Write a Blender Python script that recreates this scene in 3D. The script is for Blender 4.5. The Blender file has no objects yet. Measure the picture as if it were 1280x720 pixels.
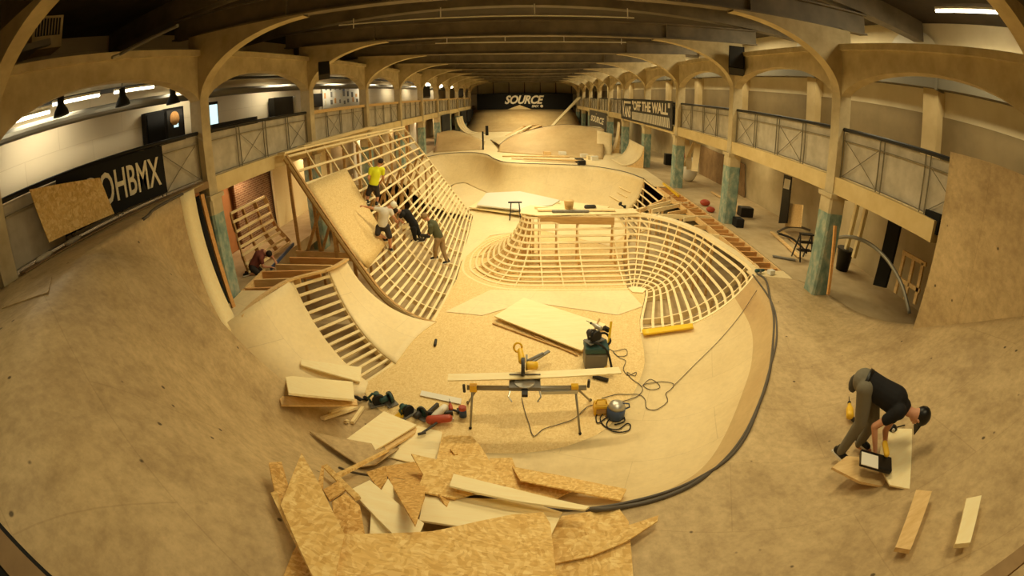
import bpy, bmesh, math, random
from mathutils import Vector, Matrix
from mathutils.bvhtree import BVHTree
random.seed(7)
sc = bpy.context.scene
COL = sc.collection
V = Vector
PI = math.pi
# ---------------------------------------------------------------- camera (equisolid fisheye, standing on the end deck)
CAM = V((.1124, 0, 3.808)); FPX = 573.14
_p, _yw, _rl = .4187, -.0329, -.0141
Fw = V((math.sin(_yw)*math.cos(_p), math.cos(_yw)*math.cos(_p), -math.sin(_p)))
_R = V((math.cos(_yw), -math.sin(_yw), 0)); _U = _R.cross(Fw)
Rt = _R*math.cos(_rl)+_U*math.sin(_rl); Up = -_R*math.sin(_rl)+_U*math.cos(_rl)
cd = bpy.data.cameras.new('camera'); cam = bpy.data.objects.new('camera', cd); COL.objects.link(cam)
cd.type = 'PANO'; cd.panorama_type = 'FISHEYE_EQUISOLID'; cd.fisheye_lens = FPX/1280*36; cd.fisheye_fov = PI
cd.sensor_width = 36; cd.sensor_height = 20.25; cd.sensor_fit = 'HORIZONTAL'; cd.clip_end = 300; cd.clip_start = .02
mw = Matrix.Identity(4)
for i in range(3):
    mw[i][0] = Rt[i]; mw[i][1] = Up[i]; mw[i][2] = -Fw[i]; mw[i][3] = CAM[i]
cam.matrix_world = mw; sc.camera = cam
def ray(px, py):
    dx, dy = px-640, 360-py; r = math.hypot(dx, dy)+1e-9; th = 2*math.asin(r/2/FPX)
    return Fw*math.cos(th)+(Rt*(dx/r)+Up*(dy/r))*math.sin(th)
def PZ(px, py, z):                      # surveyed point of the photo at a known height
    d = ray(px, py); return CAM+d*((z-CAM.z)/d.z)
def PX(px, py, x):
    d = ray(px, py); return CAM+d*((x-CAM.x)/d.x)
def PY(px, py, y):
    d = ray(px, py); return CAM+d*((y-CAM.y)/d.y)
def PPL(px, py, c, n):
    d = ray(px, py); return CAM+d*((c-CAM).dot(n)/d.dot(n))
# ---------------------------------------------------------------- materials
def lin(c): return tuple((v/12.92 if v <= .04045 else ((v+.055)/1.055)**2.4) for v in (x/255 for x in c))+(1,)
def newmat(name):
    m = bpy.data.materials.new(name); m.use_nodes = True; nt = m.node_tree
    return m, nt, nt.nodes['Principled BSDF']
def node(nt, t, **kw):
    n = nt.nodes.new(t)
    for k, v in kw.items():
        if k in n.inputs: n.inputs[k].default_value = v
        else: setattr(n, k, v)
    return n
def flat(name, c, rough=.6, metal=0, spec=.4):
    m, nt, b = newmat(name); b.inputs['Base Color'].default_value = lin(c); b.inputs['Roughness'].default_value = rough
    b.inputs['Metallic'].default_value = metal; b.inputs['Specular IOR Level'].default_value = spec; return m
def coords(nt, scale=(1, 1, 1), loc=(0, 0, 0), rot=(0, 0, 0)):
    tc = node(nt, 'ShaderNodeTexCoord'); mp = node(nt, 'ShaderNodeMapping')
    mp.inputs['Scale'].default_value = scale; mp.inputs['Location'].default_value = loc; mp.inputs['Rotation'].default_value = rot
    nt.links.new(tc.outputs['Object'], mp.inputs['Vector']); return mp.outputs['Vector']
def ramp(nt, fac, stops):
    r = node(nt, 'ShaderNodeValToRGB'); e = r.color_ramp.elements
    while len(e) < len(stops): e.new(.5)
    for i, (p, c) in enumerate(stops): e[i].position = p; e[i].color = lin(c) if len(c) == 3 else c
    nt.links.new(fac, r.inputs['Fac']); return r.outputs['Color']
def mix(nt, a, b, fac, mode='MIX'):
    n = node(nt, 'ShaderNodeMix', data_type='RGBA', blend_type=mode)
    for v, k in ((fac, 0), (a, 6), (b, 7)):
        if hasattr(v, 'links'): nt.links.new(v, n.inputs[k])
        else: n.inputs[k].default_value = v
    return n.outputs[2]
def noise(nt, vec, scale, detail=4, rough=.6):
    n = node(nt, 'ShaderNodeTexNoise'); n.inputs['Scale'].default_value = scale; n.inputs['Detail'].default_value = detail
    n.inputs['Roughness'].default_value = rough; nt.links.new(vec, n.inputs['Vector']); return n.outputs['Fac']
def bump(nt, b, h, s=.2, d=.01):
    n = node(nt, 'ShaderNodeBump'); n.inputs['Strength'].default_value = s; n.inputs['Distance'].default_value = d
    nt.links.new(h, n.inputs['Height']); nt.links.new(n.outputs['Normal'], b.inputs['Normal'])
def mottled(name, c1, c2, scale=3, rough=.7, stretch=(1, 1, 1), bm=.15, c3=None, metal=0):
    m, nt, b = newmat(name); v = coords(nt, stretch); f = noise(nt, v, scale, 6)
    st = [(.3, c1), (.7, c2)] if c3 is None else [(.25, c1), (.5, c2), (.75, c3)]
    nt.links.new(ramp(nt, f, st), b.inputs['Base Color']); b.inputs['Roughness'].default_value = rough; b.inputs['Metallic'].default_value = metal
    bump(nt, b, f, bm); return m
def old_ply(name, ca, cb, spots=.5, seams=True, blot=.3):
    m, nt, b = newmat(name); v = coords(nt)
    big = noise(nt, v, .55, 5, .6); fine = noise(nt, v, 9, 6, .7)
    col = ramp(nt, big, [(.32, ca), (.68, cb)])
    col = mix(nt, col, ramp(nt, fine, [(.3, (120, 100, 80)), (.62, (255, 255, 255))]), .3 if blot > .2 else .1, 'MULTIPLY')
    mid = noise(nt, coords(nt, (1, .45, 1), (3, 1, 0)), 2.3, 7, .72)
    col = mix(nt, col, ramp(nt, mid, [(.3, (150, 130, 100)), (.55, (255, 255, 255))]), blot, 'MULTIPLY')
    vo = node(nt, 'ShaderNodeTexVoronoi'); vo.inputs['Scale'].default_value = 2.6; nt.links.new(v, vo.inputs['Vector'])
    col = mix(nt, col, ramp(nt, vo.outputs['Distance'], [(.045, (50, 38, 26)), (.075, (255, 255, 255))]), spots, 'MULTIPLY')
    if seams:
        br = node(nt, 'ShaderNodeTexBrick'); br.inputs['Scale'].default_value = 1; br.inputs['Brick Width'].default_value = 2.44; br.inputs['Row Height'].default_value = 1.22
        br.inputs['Mortar Size'].default_value = .006; br.inputs['Color1'].default_value = (1, 1, 1, 1); br.inputs['Color2'].default_value = (.9, .9, .9, 1); br.inputs['Mortar'].default_value = (.5, .45, .4, 1)
        nt.links.new(coords(nt, (1, 1, 1), (.4, .3, 0), (0, 0, .35)), br.inputs['Vector']); col = mix(nt, col, br.outputs['Color'], .28, 'MULTIPLY')
    nt.links.new(col, b.inputs['Base Color']); b.inputs['Roughness'].default_value = .55; b.inputs['Specular IOR Level'].default_value = .25
    bump(nt, b, fine, .08); return m
def osb(name, ca, cb, cc, scale=14):
    m, nt, b = newmat(name); v = coords(nt, (1, 1, 1)); n = node(nt, 'ShaderNodeTexNoise'); n.inputs['Scale'].default_value = 3; nt.links.new(v, n.inputs['Vector'])
    ad = node(nt, 'ShaderNodeVectorMath', operation='MULTIPLY_ADD'); nt.links.new(n.outputs['Color'], ad.inputs[0]); ad.inputs[1].default_value = (.25, .25, .25); nt.links.new(v, ad.inputs[2])
    mp = node(nt, 'ShaderNodeMapping'); mp.inputs['Scale'].default_value = (1, 2.6, 1.7); nt.links.new(ad.outputs[0], mp.inputs['Vector'])
    vo = node(nt, 'ShaderNodeTexVoronoi'); vo.inputs['Scale'].default_value = scale; nt.links.new(mp.outputs[0], vo.inputs['Vector'])
    mp2 = node(nt, 'ShaderNodeMapping'); mp2.inputs['Scale'].default_value = (2.4, 1, 1.4); mp2.inputs['Rotation'].default_value = (0, 0, .7); nt.links.new(ad.outputs[0], mp2.inputs['Vector'])
    vo2 = node(nt, 'ShaderNodeTexVoronoi'); vo2.inputs['Scale'].default_value = scale*.8; nt.links.new(mp2.outputs[0], vo2.inputs['Vector'])
    sp = node(nt, 'ShaderNodeSeparateColor'); nt.links.new(vo.outputs['Color'], sp.inputs[0]); sp2 = node(nt, 'ShaderNodeSeparateColor'); nt.links.new(vo2.outputs['Color'], sp2.inputs[0])
    a = ramp(nt, sp.outputs[0], [(0, ca), (.5, cb), (1, cc)]); c = ramp(nt, sp2.outputs[1], [(0, ca), (.5, cb), (1, cc)])
    col = mix(nt, a, c, .5); nt.links.new(col, b.inputs['Base Color']); b.inputs['Roughness'].default_value = .65; b.inputs['Specular IOR Level'].default_value = .2
    bump(nt, b, sp.outputs[0], .12, .004); return m
def timber(name, ca, cb, ax=0):
    m, nt, b = newmat(name); s = [6, 6, 6]; s[ax] = .7; v = coords(nt, tuple(s)); f = noise(nt, v, 3, 5, .65)
    nt.links.new(ramp(nt, f, [(.3, ca), (.7, cb)]), b.inputs['Base Color']); b.inputs['Roughness'].default_value = .6; b.inputs['Specular IOR Level'].default_value = .2; return m
def emis(name, c, s):
    m, nt, b = newmat(name); b.inputs['Base Color'].default_value = lin(c); b.inputs['Emission Color'].default_value = lin(c); b.inputs['Emission Strength'].default_value = s; return m
MT = dict(
    old=old_ply('weathered_ply', (192, 166, 122), (216, 190, 142), .8, True, .38), bowl=old_ply('smooth_ply', (226, 202, 150), (236, 214, 164), .1, True, .1),
    brownstrip=old_ply('brown_ply', (196, 164, 114), (212, 184, 132), .2, False, .15),
    ply=old_ply('new_ply', (244, 222, 172), (251, 232, 186), .08, True, .06), plain=timber('pale_ply', (248, 228, 176), (253, 240, 196)),
    floor_osb=osb('new_osb', (218, 186, 126), (234, 204, 144), (244, 220, 164), 24), osb=osb('osb', (206, 162, 92), (232, 192, 118), (250, 222, 156), 16),
    osbd=osb('osb_ochre', (186, 138, 70), (216, 168, 94), (242, 206, 136), 18),
    batten=timber('batten_pine', (236, 212, 158), (250, 232, 186)), pine=timber('pine', (214, 176, 116), (238, 206, 150)), former=timber('former_ply', (206, 172, 112), (226, 196, 138)),
    dpine=timber('dark_pine', (176, 138, 86), (206, 168, 110)), orange=timber('orange_pine', (206, 150, 88), (226, 176, 112)),
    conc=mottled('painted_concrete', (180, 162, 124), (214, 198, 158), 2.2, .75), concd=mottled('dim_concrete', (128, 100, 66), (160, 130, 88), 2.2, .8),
    teal=mottled('peeling_teal', (204, 196, 168), (136, 158, 144), 5, .7, (1, 1, .6), .3, (84, 116, 112)),
    fascia=mottled('yellow_fascia', (206, 180, 122), (226, 204, 150), 1.5, .7), steel=mottled('grey_steel', (104, 94, 78), (136, 124, 104), 1.6, .6),
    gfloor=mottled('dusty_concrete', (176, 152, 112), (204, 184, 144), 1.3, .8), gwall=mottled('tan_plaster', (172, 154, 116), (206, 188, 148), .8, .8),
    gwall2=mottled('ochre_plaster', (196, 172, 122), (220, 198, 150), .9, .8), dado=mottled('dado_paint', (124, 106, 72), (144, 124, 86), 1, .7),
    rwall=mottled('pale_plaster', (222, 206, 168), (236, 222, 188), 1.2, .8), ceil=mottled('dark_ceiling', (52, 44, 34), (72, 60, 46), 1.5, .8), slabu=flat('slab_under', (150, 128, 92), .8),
    black=flat('black_paint', (18, 16, 14), .4), blackm=flat('black_matt', (14, 13, 12), .8), grey=flat('grey', (120, 116, 108), .5), dgrey=flat('dark_grey', (56, 54, 52), .5), rubber=flat('rubber', (34, 33, 32), .7),
    hose=flat('grey_hose', (88, 80, 70), .5), white=flat('white_paint', (232, 228, 214), .5), alu=flat('aluminium', (190, 188, 180), .35, .7), yellow=flat('tool_yellow', (236, 190, 50), .4), yel2=flat('level_yellow', (240, 198, 40), .4),
    red=flat('tool_red', (176, 74, 50), .4), blue=flat('blue_plastic', (60, 80, 120), .4), teald=flat('tool_teal', (48, 82, 82), .45), ductgrey=flat('duct_grey', (112, 106, 90), .6), zinc=flat('zinc_duct', (150, 146, 134), .4, .5),
    railgrey=flat('rail_grey', (128, 120, 100), .5), sheet=mottled('cloudy_sheet', (176, 166, 144), (206, 196, 176), 3, .45, (1, 1, 1), .1), skin=flat('skin', (206, 150, 118), .55), tee=flat('black_cotton', (22, 21, 24), .85), whitetee=flat('white_cotton', (214, 208, 196), .85),
    hiviz=flat('hiviz_yellow', (226, 232, 40), .8), olive=flat('olive_cotton', (84, 86, 62), .85), maroon=flat('maroon_cotton', (122, 68, 58), .85), trous=flat('grey_trousers', (118, 112, 96), .85), khaki=flat('khaki_trousers', (150, 124, 88), .85), jeans=flat('dark_shorts', (50, 44, 42), .85),
    hair=flat('dark_hair', (44, 32, 24), .8), brickm=None, tube=emis('tube_glow', (255, 244, 214), 9), bulb=emis('bulb_glow', (255, 236, 190), 14), screen=emis('screen_glow', (190, 220, 220), 1.2), letter=flat('letter_cream', (236, 226, 200), .6),
    terracotta=mottled('terracotta_wall', (190, 130, 80), (206, 146, 92), 2, .8))
def brick(name, c1, c2, cm, bw=.225, rh=.075, ms=.006, rot=(PI/2, 0, PI/2)):
    m, nt, b = newmat(name); br = node(nt, 'ShaderNodeTexBrick'); br.inputs['Scale'].default_value = 1; br.inputs['Brick Width'].default_value = bw; br.inputs['Row Height'].default_value = rh; br.inputs['Mortar Size'].default_value = ms
    br.inputs['Color1'].default_value = lin(c1); br.inputs['Color2'].default_value = lin(c2); br.inputs['Mortar'].default_value = lin(cm)
    tc = node(nt, 'ShaderNodeTexCoord'); sx = node(nt, 'ShaderNodeSeparateXYZ'); cx = node(nt, 'ShaderNodeCombineXYZ'); nt.links.new(tc.outputs['Object'], sx.inputs[0]); nt.links.new(sx.outputs['Y'], cx.inputs['X']); nt.links.new(sx.outputs['Z'], cx.inputs['Y']); nt.links.new(cx.outputs[0], br.inputs['Vector'])
    nt.links.new(br.outputs['Color'], b.inputs['Base Color']); b.inputs['Roughness'].default_value = .75; bump(nt, b, br.outputs['Fac'], .15); return m
MT['brickm'] = brick('red_brick', (150, 110, 80), (120, 84, 60), (196, 176, 140)); MT['wbrick'] = brick('white_painted_brick', (228, 214, 184), (226, 211, 180), (214, 198, 166), 2.4, .6, .01)
# ---------------------------------------------------------------- mesh helpers
class MB:
    def __init__(s): s.v = []; s.f = []; s.m = []
    def add(s, vs, fs, mi=0):
        b = len(s.v); s.v += [tuple(v) for v in vs]; s.f += [tuple(b+i for i in f) for f in fs]; s.m += [mi]*len(fs); return s
    def box(s, lo, hi, mi=0):
        x0, y0, z0 = lo; x1, y1, z1 = hi
        return s.add([(x0, y0, z0), (x1, y0, z0), (x1, y1, z0), (x0, y1, z0), (x0, y0, z1), (x1, y0, z1), (x1, y1, z1), (x0, y1, z1)],
                     [(0, 3, 2, 1), (4, 5, 6, 7), (0, 1, 5, 4), (1, 2, 6, 5), (2, 3, 7, 6), (3, 0, 4, 7)], mi)
    def obox(s, c, a, b, n, mi=0):       # centre and three half vectors
        c = V(c); a = V(a); b = V(b); n = V(n)
        vs = [c+a*i+b*j+n*k for k in (-1, 1) for i, j in ((-1, -1), (1, -1), (1, 1), (-1, 1))]
        return s.add(vs, [(0, 3, 2, 1), (4, 5, 6, 7), (0, 1, 5, 4), (1, 2, 6, 5), (2, 3, 7, 6), (3, 0, 4, 7)], mi)
    def beam(s, p, q, w, h, up=(0, 0, 1), mi=0):
        p = V(p); q = V(q); d = (q-p).normalized(); sd = d.cross(V(up))
        if sd.length < 1e-4: sd = d.cross(V((1, 0, 0)))
        sd.normalize(); u = sd.cross(d); return s.obox((p+q)/2, (q-p)/2, sd*w/2, u*h/2, mi)
    def prism(s, pts, n, t, mi=0):       # polygon (top face) extruded by -n*t
        pts = [V(p) for p in pts]; n = V(n).normalized(); k = len(pts); low = [p-n*t for p in pts]
        a = sum(((pts[i]-pts[0]).cross(pts[(i+1) % k]-pts[0]) for i in range(k)), V())
        fs = [tuple(range(k)), tuple(range(2*k-1, k-1, -1))]+[(i, i+k, (i+1) % k+k, (i+1) % k) for i in range(k)]
        if a.dot(n) < 0: fs = [tuple(reversed(f)) for f in fs]
        return s.add(pts+low, fs, mi)
    def tube(s, path, r, n=8, mi=0, cap=True):
        path = [V(p) for p in path]; rs = r if isinstance(r, (list, tuple)) else [r]*len(path); rings = []; last = None
        for i, p in enumerate(path):
            d = (path[min(i+1, len(path)-1)]-path[max(i-1, 0)]).normalized()
            if last is None: a = d.orthogonal().normalized()
            else: a = (last-d*last.dot(d)).normalized()
            last = a; b = d.cross(a); rings.append([p+(a*math.cos(2*PI*k/n)+b*math.sin(2*PI*k/n))*rs[i] for k in range(n)])
        vs = [q for rg in rings for q in rg]; fs = [(i*n+k, i*n+(k+1) % n, (i+1)*n+(k+1) % n, (i+1)*n+k) for i in range(len(path)-1) for k in range(n)]
        if cap: fs += [tuple(range(n-1, -1, -1)), tuple((len(path)-1)*n+k for k in range(n))]
        return s.add(vs, fs, mi)
    def lathe(s, c, prof, n=16, ax=(0, 0, 1), mi=0):
        c = V(c); ax = V(ax).normalized(); a = ax.orthogonal().normalized(); b = ax.cross(a)
        vs = [c+ax*z+(a*math.cos(2*PI*k/n)+b*math.sin(2*PI*k/n))*max(r, 1e-4) for r, z in prof for k in range(n)]
        fs = [(i*n+k, i*n+(k+1) % n, (i+1)*n+(k+1) % n, (i+1)*n+k) for i in range(len(prof)-1) for k in range(n)]
        return s.add(vs, fs+[tuple(range(n-1, -1, -1)), tuple((len(prof)-1)*n+k for k in range(n))], mi)
    def ball(s, c, r, n=12, mi=0, R=None):
        c = V(c); r = V(r) if not isinstance(r, (int, float)) else V((r, r, r)); vs = []
        for i in range(1, n//2):
            t = PI*i/(n//2)
            for k in range(n):
                q = V((r.x*math.sin(t)*math.cos(2*PI*k/n), r.y*math.sin(t)*math.sin(2*PI*k/n), r.z*math.cos(t)))
                vs.append(c+(R @ q if R else q))
        m = n//2-1; q1 = V((0, 0, r.z)); top = len(vs); vs += [c+(R @ q1 if R else q1), c-(R @ q1 if R else q1)]
        fs = [(i*n+k, (i+1)*n+k, (i+1)*n+(k+1) % n, i*n+(k+1) % n) for i in range(m-1) for k in range(n)]
        fs += [(top, k, (k+1) % n) for k in range(n)]+[(top+1, (m-1)*n+(k+1) % n, (m-1)*n+k) for k in range(n)]
        return s.add(vs, fs, mi)
    def cap(s, p, q, r0, r1, n=12): # tapered capsule
        p = V(p); q = V(q); L = (q-p).length; d = (q-p)/max(L, 1e-6)
        pr = [(r0*math.sin(t), -r0*math.cos(t)) for t in [PI/2*k/4 for k in range(0, 5)]]+[(r1*math.cos(t), L+r1*math.sin(t)) for t in [PI/2*k/4 for k in range(0, 5)]]
        return s.lathe(p, pr, n, d)
    def grid(s, rows, mi=None):
        b = len(s.v); n = len(rows[0]); s.v += [tuple(p) for r in rows for p in r]
        for i in range(len(rows)-1):
            for k in range(n-1):
                s.f.append((b+i*n+k, b+i*n+k+1, b+(i+1)*n+k+1, b+(i+1)*n+k)); s.m.append(mi(i, k) if callable(mi) else (mi or 0))
        return s
def wl(o):
    p = V((0, 0, 0))
    while o is not None: p += o.location; o = o.parent
    return p
def obj(name, mb, mats, parent=None, smooth=False, origin=None):
    if not isinstance(mats, (list, tuple)): mats = [mats]
    if parent is not None: o0 = wl(parent); base = V((0, 0, 0))
    else:
        if origin is None:
            xs = [v[0] for v in mb.v]; ys = [v[1] for v in mb.v]; zs = [v[2] for v in mb.v]; origin = V(((min(xs)+max(xs))/2, (min(ys)+max(ys))/2, min(zs)))
        o0 = V(origin); base = o0
    me = bpy.data.meshes.new(name); me.from_pydata([(v[0]-o0.x, v[1]-o0.y, v[2]-o0.z) for v in mb.v], [], mb.f)
    for m in mats: me.materials.append(m)
    me.polygons.foreach_set('material_index', mb.m)
    if smooth: me.polygons.foreach_set('use_smooth', [True]*len(me.polygons))
    me.update(); o = bpy.data.objects.new(name, me); COL.objects.link(o); o.location = base
    if parent is not None: o.parent = parent
    return o
def tag(o, label, cat=None, group=None, kind=None):
    if label: o['label'] = label
    if cat: o['category'] = cat
    if group: o['group'] = group
    if kind: o['kind'] = kind
    return o
def thing(name, label, cat, loc=(0, 0, 0), group=None):
    o = bpy.data.objects.new(name, None); COL.objects.link(o); o.location = loc; o.empty_display_size = .1; return tag(o, label, cat, group)
def struct(name, mb, mats, label=None, smooth=False):
    return tag(obj(name, mb, mats, None, smooth), label, 'building', None, 'structure')
def copy_tree(o, loc, label=None, rz=None, sc_=None):
    c = o.copy(); COL.objects.link(c); c.location = loc
    if rz is not None: c.rotation_euler = (0, 0, rz)
    if sc_ is not None: c.scale = sc_
    if label: c['label'] = label
    for ch in o.children:
        d = ch.copy(); COL.objects.link(d); d.parent = c
        for g in ch.children: e = g.copy(); COL.objects.link(e); e.parent = d
    return c
def up(mb):                               # make an open grid face upwards
    t = 0
    for f in mb.f: a, b, c = V(mb.v[f[0]]), V(mb.v[f[1]]), V(mb.v[f[2]]); t += (b-a).cross(c-a).z
    if t < 0: mb.f = [tuple(reversed(f)) for f in mb.f]
    return mb
def solid(o, t, off=-1):
    m = o.modifiers.new('thick', 'SOLIDIFY'); m.thickness = t; m.offset = off; return o
def bev(o, w=.01, seg=2):
    m = o.modifiers.new('bev', 'BEVEL'); m.width = w; m.segments = seg; m.limit_method = 'ANGLE'; return o
def catmull(pts, n):                      # n samples over an open list of tuples
    out = []; k = len(pts)-1
    for i in range(n):
        t = i/(n-1)*k; j = min(int(t), k-1); f = t-j
        p = [pts[max(j-1, 0)], pts[j], pts[j+1], pts[min(j+2, k)]]
        out.append(tuple(.5*(2*b+(c-a)*f+(2*a-5*b+4*c-d)*f*f+(3*b-a-3*c+d)*f**3) for a, b, c, d in zip(*p)))
    return out
def linear(pts, n):
    out = []; k = len(pts)-1
    for i in range(n):
        t = i/(n-1)*k; j = min(int(t), k-1); f = t-j; out.append(tuple(a+(b-a)*f for a, b in zip(pts[j], pts[j+1])))
    return out
SURF = []                                # walkable surfaces used to rest things on
def surf(mb): SURF.append((list(mb.v), list(mb.f)))
_bvh = None
def bvh():
    global _bvh
    if _bvh is None:
        vs = []; fs = []
        for v, f in SURF: b = len(vs); vs += [V(q) for q in v]; fs += [tuple(i+b for i in g) for g in f]
        _bvh = BVHTree.FromPolygons(vs, fs)
    return _bvh
def S(px, py):
    h = bvh().ray_cast(CAM, ray(px, py)); n = h[1]
    if h[0] is None: return PZ(px, py, -1.6), V((0, 0, 1))
    return h[0], (n if n.z > 0 else -n)
def ZT(x, y):
    h = bvh().ray_cast(V((x, y, 3.3)), V((0, 0, -1))); return h[0].z if h[0] is not None else -1.6
FL = -1.6
COLY = [8.36+5.75*i for i in range(-1, 10)]
# ================================================================ SETTING
struct('floor', MB().box((-16, -3, -2.2), (12, 67, -1.75)), MT['gfloor'], 'bare concrete slab under the ramps')
# gallery-level ground either side (x beyond the columns)
mb = MB().box((6.75, 4.0, -.35), (12, 66, -.004)); surf(mb)
struct('floor_right', mb, MT['gfloor'], 'dusty concrete floor under the right balcony')
mb = MB().box((-12, 7.4, -.55), (-7.02, 20.8, -.2)); mb.box((-12, 20.8, -.55), (-6.75, 66, -.004)); surf(mb); struct('floor_left', mb, MT['gfloor'], 'dusty concrete floor under the left balcony')
# outer walls, ceiling, end walls
struct('wall_left', MB().box((-10.8, -3, -.3), (-10.5, 66, 7.3)), MT['wbrick'], 'white painted wall behind the left balcony')
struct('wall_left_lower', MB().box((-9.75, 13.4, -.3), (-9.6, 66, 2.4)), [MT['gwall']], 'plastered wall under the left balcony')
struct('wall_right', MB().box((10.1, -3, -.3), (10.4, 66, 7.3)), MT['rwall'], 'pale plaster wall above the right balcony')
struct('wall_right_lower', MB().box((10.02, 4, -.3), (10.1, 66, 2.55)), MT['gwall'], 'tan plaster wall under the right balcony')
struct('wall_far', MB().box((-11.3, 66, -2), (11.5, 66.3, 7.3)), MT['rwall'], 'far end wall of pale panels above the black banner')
struct('wall_near', MB().box((-11.3, -3.3, -2), (11.5, -3, 7.3)), MT['gwall'], 'plaster wall behind the viewer')
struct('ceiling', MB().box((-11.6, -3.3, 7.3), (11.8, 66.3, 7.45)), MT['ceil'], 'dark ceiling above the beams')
struct('ceiling_left', MB().box((-10.5, -3, 5.65), (-7.2, 66, 5.72)), MT['sheet'], 'pale low ceiling over the left balcony')
def arcade(side, name, mat):
    mb = MB(); x0, x1 = side*6.86, side*7.14
    for y0, y1 in zip(COLY[:-1], COLY[1:]):
        a, b = y0+.12, y1-.12; n = 20; c = (a+b)/2; hw = (b-a)/2; top = 5.62; lo = []
        for i in range(n+1):
            t = PI-PI*i/n; lo.append((c+hw*math.cos(t), 4.5+.74*math.sin(t)**1.15))
        for i in range(n):
            (ya, za), (yb, zb) = lo[i], lo[i+1]
            for x in (x0, x1): mb.add([(x, ya, za), (x, yb, zb), (x, yb, top), (x, ya, top)], [(0, 1, 2, 3)])
            mb.add([(x0, ya, za), (x1, ya, za), (x1, yb, zb), (x0, yb, zb)], [(0, 1, 2, 3)])
    for y in COLY: mb.box((min(x0, x1), y-.12, 4.5), (max(x0, x1), y+.12, top))
    mb.box((side*7-.22, COLY[0], top), (side*7+.22, COLY[-1], top+.14))
    return struct(name, mb, mat, None)
arcade(-1, 'wall_arcade_left', MT['conc'])['label'] = 'row of plastered arches above the left balcony rail'
arcade(1, 'wall_arcade_right', MT['conc'])['label'] = 'row of plastered arches above the right balcony rail'
# balcony slabs
for s, nm in ((-1, 'left'), (1, 'right')):
    ye = 66; y0 = 7.2 if s < 0 else 5.0
    struct('floor_balcony_'+nm, MB().box((min(s*7.02, s*10 if s > 0 else -10.5), -3, 2.55), (max(s*7.02, s*10), ye, 2.74)), MT['slabu'], nm+' balcony floor slab')
    for i, (a, b) in enumerate(zip(COLY[:-1], COLY[1:])):
        if s < 0 and i == 0: continue
        lo = max(a+.16, y0)
        struct('trim_%d' % (i+1+(10 if s > 0 else 0)), MB().box((s*7-.14, lo, 2.4), (s*7+.14, b-.16, 2.78)), MT['fascia'], 'yellow edge beam of the %s balcony' % nm)
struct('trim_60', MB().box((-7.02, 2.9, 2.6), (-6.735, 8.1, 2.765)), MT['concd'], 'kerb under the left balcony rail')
# ---- columns with haunches
ORD = ['first', 'second', 'third', 'fourth', 'fifth', 'sixth', 'seventh', 'eighth', 'ninth', 'tenth', 'eleventh']
def column(s, y, i):
    r = thing('column', None, 'column', (s*7, y, -.3 if s < 0 else 0), 'balcony columns')
    zb = -.9 if s < 0 else -.3
    if i == 0: lab = 'pillar at the near end of the %s row, mostly out of the picture' % ('left' if s < 0 else 'right')
    else: lab = '%s tall column from the viewer in the %s row, teal paint peeling at its foot' % (ORD[i-1], 'left' if s < 0 else 'right')
    r['label'] = lab
    mb = MB(); h = .24; c = .05; oc = [(-h, -h+c), (-h+c, -h), (h-c, -h), (h, -h+c), (h, h-c), (h-c, h), (-h+c, h), (-h, h-c)]
    x = s*7
    mb.prism([(x+a, y+b, 1.95) for a, b in oc], (0, 0, 1), 1.95-zb); tealp = obj('painted_base', mb, MT['teal'], r); tealp['label'] = 'peeling teal lower shaft'
    mb = MB(); mb.prism([(x+a, y+b, 2.3) for a, b in oc], (0, 0, 1), .35); mb.box((x-.27, y-.27, 2.3), (x+.27, y+.27, 2.4)); mb.box((x-.17, y-.16, 2.4), (x+.17, y+.16, 5.7)); obj('shaft', mb, MT['conc'], r)
    mb = MB(); n = 18; ins = -s; t = .15                            # curved bracket carrying the roof beam
    pts = [(x-s*.17, 4.55)]+[(s*(6.83-2.75*(1-math.cos(PI/2*k/n))), 4.55+1.3*math.sin(PI/2*k/n)) for k in range(1, n+1)]
    top = [(a, max(zz+.03, 5.76+.0078*a*a)) for a, zz in pts]
    for k in range(n):
        (xa, za), (xb, zb_) = pts[k], pts[k+1]; ta, tb = top[k][1], top[k+1][1]
        for yy in (y-t, y+t): mb.add([(xa, yy, za), (xb, yy, zb_), (xb, yy, tb), (xa, yy, ta)], [(0, 1, 2, 3)])
        mb.add([(xa, y-t, za), (xa, y+t, za), (xb, y+t, zb_), (xb, y-t, zb_)], [(0, 1, 2, 3)])
    mb.box((min(x-.17, x+.17), y-t, 5.5), (max(x-.17, x+.17), y+t, 6.15))
    obj('haunch', mb, MT['conc'], r)
for s in (-1, 1):
    for i, y in enumerate(COLY): column(s, y, i)
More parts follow.
